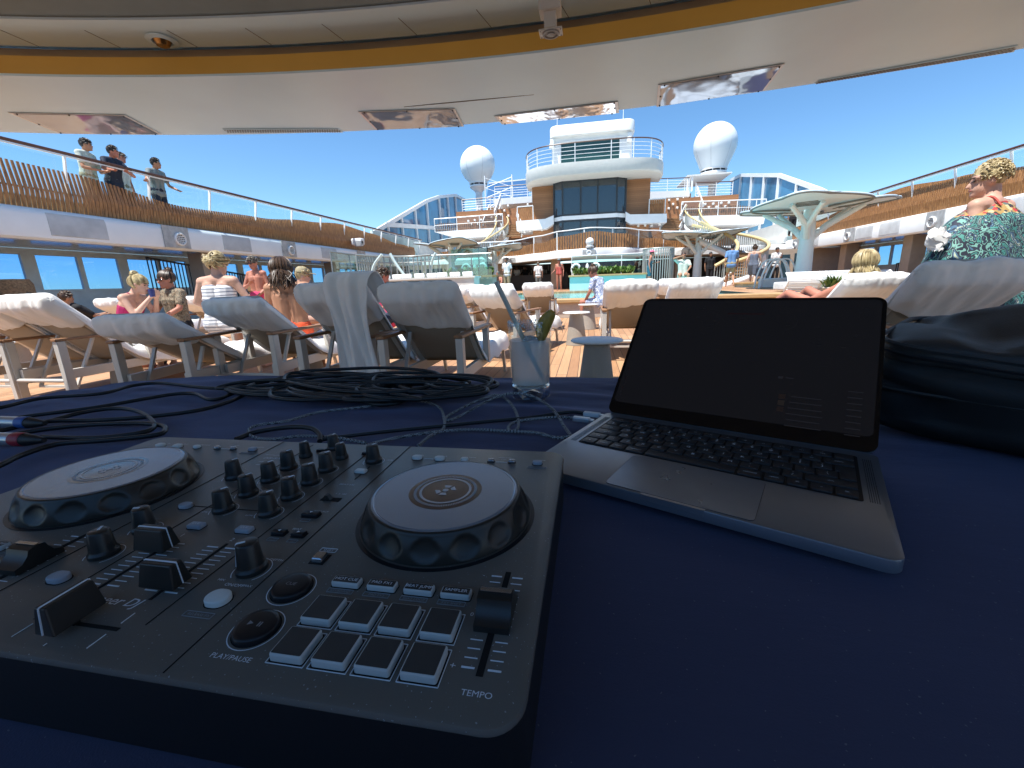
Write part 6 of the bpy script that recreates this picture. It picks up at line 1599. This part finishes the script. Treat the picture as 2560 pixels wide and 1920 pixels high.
for py, cm, lab in ((1056, (.03, .11, .34), 'silver audio plug with a blue ring at the left edge'), (1098, (.42, .02, .035), 'silver audio plug with a red ring at the left edge')):
    a, c = CP(0 if py == 1056 else -30, py-2, TZ+.011), CP(108 if py == 1056 else 105, py+2, TZ+.011)
    t = thing('audio_plug', lab, 'plug', c, atan2(c.y-a.y, c.x-a.x)); m = Matrix.Rotation(-pi/2, 4, 'Y')
    MB().lathe([(0, .046), (.0095, .046), (.0095, .13), (0, .13)], 20, m).build('metal_shell', plug_m, t)
    MB().lathe([(.0098, .030), (.0102, .032), (.0102, .048), (.0098, .05)], 20, m).build('colour_ring', M('ring_blue' if cm[0] < .1 else 'ring_red', cm, .45), t)
    MB().lathe([(0, -.004), (.0036, -.004), (.0050, .002), (.0080, .018), (.0094, .030), (0, .031)], 20, m).build('boot', body_m, t)

# ================================================================== drink
G = V((-.1045, .757, TZ))
dg = thing('drink_glass', 'tall clear tumbler with cloudy white iced drink', 'glass', G)
gm = thin_glass('tumbler_glass', (.95, .97, .97), .07)
N = 56; b = MB()
def sc_foot(a): return .006*max(0, cos(4*a+.6))
prof_o = [(.0335, 0), (.0350, .0030), (.0355, .012), (.0362, .03), (.0385, .10), (.0398, .141), (.0394, .1425), (.0386, .1415), (.0372, .10), (.0346, .032), (.0325, .0245), (.024, .0222), (.0, .0215)]
vs = []
for r_, z in prof_o:
    for i in range(N): a = 2*pi*i/N; vs.append((r_*cos(a), r_*sin(a), z+(sc_foot(a) if z < .001 else 0)))
k = len(prof_o); fs = [(j*N+i, j*N+(i+1) % N, (j+1)*N+(i+1) % N, (j+1)*N+i) for j in range(k-1) for i in range(N)]
o = len(vs); vs += [(.020*cos(2*pi*i/N), .020*sin(2*pi*i/N), .0075) for i in range(N)]+[(0, 0, .009)]
fs += [(i, o+i, o+(i+1) % N, (i+1) % N) for i in range(N)]+[(o+i, o+N, o+(i+1) % N) for i in range(N)]
b.add(vs, fs); b.build('tumbler', gm, dg, smooth=60)
rg = bpy.data.materials.new('solid_glass'); n = NT(rg); n.b(Base_Color=(.98, 1, 1), Roughness=.0, IOR=1.45); n.bsdf.inputs['Transmission Weight'].default_value = 1
b = MB(); vs = []
PB = [(.0345, .0235), (.0352, .0200), (.0350, .0100), (.0346, .0040), (.0325, .0006), (.0250, .0012), (.0180, .0075), (.0, .0095)]
for r_, z in PB:
    for i in range(N): a = 2*pi*i/N; vs.append((r_*cos(a), r_*sin(a), z+(sc_foot(a) if .02 < r_ < .034 and z < .005 else 0)))
fs = [(j*N+i, j*N+(i+1) % N, (j+1)*N+(i+1) % N, (j+1)*N+i) for j in range(len(PB)-1) for i in range(N)]+[tuple(range(N-1, -1, -1))]
b.add(vs, fs); b.build('thick_base', rg, dg, smooth=70)
liq = bpy.data.materials.new('cloudy_drink'); n = NT(liq); co = n.coord()
lc = n.mix(n.noise(60, 4, co), (.97, .91, .83), (1, .95, .88)); n.b(Base_Color=lc, Roughness=.25)
mx = n.n('MixShader', {0: .34, 1: n.bsdf.outputs[0], 2: n.n('BsdfRefraction', {'Color': (1, .97, .93), 'Roughness': .75, 'IOR': 1.04}).outputs[0]}); n.t.links.new(mx.outputs[0], n.out.inputs[0])
b = MB(); b.lathe([(0, .0235), (.0255, .0245), (.0330, .0285), (.0345, .036), (.0368, .1075), (.0366, .1085), (.030, .1090), (0, .1090)], 48); b.build('drink', liq, dg, smooth=50)
ice = M('ice', (.85, .9, .92), .1, trans=.6, ior=1.31, var=.03); b = MB(); r_ = random.Random(2)
for i in range(7):
    a = r_.uniform(0, 6.28); q = r_.uniform(.004, .022); m = Matrix.Translation((q*cos(a), q*sin(a), .108)) @ Matrix.Rotation(r_.uniform(0, 3), 4, V((r_.random(), r_.random(), 1)).normalized()); b.cbox((0, 0, 0), (.013, .012, .011), m)
b.build('ice_cubes', ice, dg, bevel=.002)
b = MB(); r_ = random.Random(8)
for i in range(160):
    a = r_.uniform(0, 6.28); b.sphere((.0388*cos(a), .0388*sin(a), .1415-abs(r_.gauss(0, .006))), r_.uniform(.0006, .0016), 5, 4)
b.build('salt_rim', M('salt', (.75, .76, .74), .6), dg)
s0, s1 = V((-.155, .722, 1.003)), V((-.100, .762, .862))
tag(MB().tube([s0, s1, s1+(s1-s0)*.25], .0042, 14).build('straw', M('straw_grey', (.62, .57, .45), .5, var=.05)), 'grey green drinking straw leaning in the tumbler', 'straw')
lime = bpy.data.materials.new('lime_slice'); n = NT(lime); f = n.noise(140, 5, n.coord((1, 1, .35))); n.b(Base_Color=n.ramp(f, [(.3, (.30, .20, .03)), (.55, (.52, .38, .09)), (.8, (.75, .62, .30))]), Roughness=.25); n.bump(f, .6, .002)
mx = n.n('MixShader', {0: .5, 1: n.bsdf.outputs[0], 2: n.n('BsdfTranslucent', {'Color': (.75, .62, .25, 1)}).outputs[0]}); n.t.links.new(mx.outputs[0], n.out.inputs[0])
lm_ = Matrix.Translation((-.074, .735, .927)) @ Matrix.Rotation(rad(24), 4, 'Y'); b = MB()
b.grid(lambda u, v: lm_ @ V(((.0125*cos(2*pi*u)*(1+.06*sin(6*pi*u))-.006*(1-(2*v-1)**2)+.004)*sqrt(max(.0001, 1-(2*v-1)**2))**.8, .0075*sin(2*pi*u)*sqrt(max(.0001, 1-(2*v-1)**2))**.8, .029*(2*v-1)+.0012*noise.noise(V((u*9, v*9, 1))))), 24, 22, cu=True)
tag(b.build('lime_wedge', lime, smooth=80), 'wilted lime wedge stuck on the rim of the tumbler', 'fruit')

# ================================================================== bag
bag = thing('shoulder_bag', 'black soft equipment bag lying behind the laptop lid', 'bag', (.645, .542, TZ), rad(-42))
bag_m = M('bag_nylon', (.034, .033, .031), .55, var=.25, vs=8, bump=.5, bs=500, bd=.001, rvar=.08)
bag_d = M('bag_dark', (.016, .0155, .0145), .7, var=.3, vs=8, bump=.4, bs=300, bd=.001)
def soft(w, d_, h, z, e=.35, amp=.012, sd=0., tilt=(0, 0), n1=64, n2=34):
    b = MB(); sg = lambda t, p: math.copysign(abs(t)**p, t)
    def P(u, v):
        a = 2*pi*u; c = pi*(v-.5)
        x = w/2*sg(cos(c), e)*sg(cos(a), e); y = d_/2*sg(cos(c), e)*sg(sin(a), e); zz = h/2*sg(sin(c), .55)
        k = amp*noise.noise(V((x*7+sd, y*7, zz*9)))+amp*.5*noise.noise(V((x*19+sd, y*17, zz*24)))
        return V((x*(1+k), y*(1+k), z+h/2+zz+k*(1 if zz > 0 else .6)+tilt[0]*x+tilt[1]*y))
    b.grid(P, n1, n2, cu=True); return b
def body(w, d_, h, z, e, n1, n2):
    b = MB(); sg = lambda t, p: math.copysign(abs(t)**p, t)
    def P(u, v):
        a = 2*pi*u; c = pi*(v-.5)
        x = w/2*sg(cos(c), e)*sg(cos(a), e); y = d_/2*sg(cos(c), e)*sg(sin(a), e); zz = h/2*sg(sin(c), .5)
        q = (1-abs(noise.noise(V((x*4+2, y*4, zz*30+x*3)))))**4
        k = .016*noise.noise(V((x*6, y*6, zz*12)))-.016*q+.008*noise.noise(V((x*22, y*22, zz*40)))
        r_ = V((x, y, 0)); r_ = r_.normalized() if r_.length > 1e-6 else V((0, 0, 0))
        return V((x, y, z+h/2+zz*(1+.0*x)-.05*x*(zz > 0)))+r_*k+V((0, 0, .3*k))
    b.grid(P, n1, n2, cu=True); return b
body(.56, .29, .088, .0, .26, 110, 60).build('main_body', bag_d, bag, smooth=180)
sm = MB(); sm.tube([V((p.x, p.y, .056-.05*p.x*.5)) for p in [V((.277*cos(t)*(abs(cos(t))**-.74 if abs(cos(t)) > .02 else 1), .145*sin(t)*(abs(sin(t))**-.74 if abs(sin(t)) > .02 else 1), 0)) for t in [2*pi*k/60+.01 for k in range(60)]]], .0022, 5, closed=True)
sm.build('seam_piping', bag_m, bag)
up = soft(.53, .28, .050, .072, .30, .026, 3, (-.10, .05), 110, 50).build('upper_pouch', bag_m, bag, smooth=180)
def rr_path(w, d_, z, tl, r=.06, k=6):
    P = []
    for cx_, cy_, a in ((1, 1, 0), (-1, 1, 90), (-1, -1, 180), (1, -1, 270)):
        for i in range(k+1):
            t = rad(a+90*i/k); x, y = cx_*(w/2-r)+r*cos(t), cy_*(d_/2-r)+r*sin(t); P.append(V((x, y, z+tl[0]*x+tl[1]*y)))
    return P
MB().tube(rr_path(.525, .275, .100, (-.10, .05)), .0035, 6, closed=True).build('piping', bag_m, up)
z_ = MB()
z_.tube(rr_path(.526, .276, .090, (-.10, .05)), .0026, 5, closed=True)
z_.build('zipper', M('zip', (.04, .042, .045), .35, .5), up)
for pts in ([(.10, -.142, .085), (.13, -.165, .06), (.19, -.172, .05), (.23, -.155, .07), (.20, -.140, .10)], [(.02, -.147, .095), (.0, -.160, .080), (-.06, -.160, .078), (-.10, -.148, .09)]):
    MB().tube(spline(pts, 8), .006, 8).build('strap', bag_m, bag)
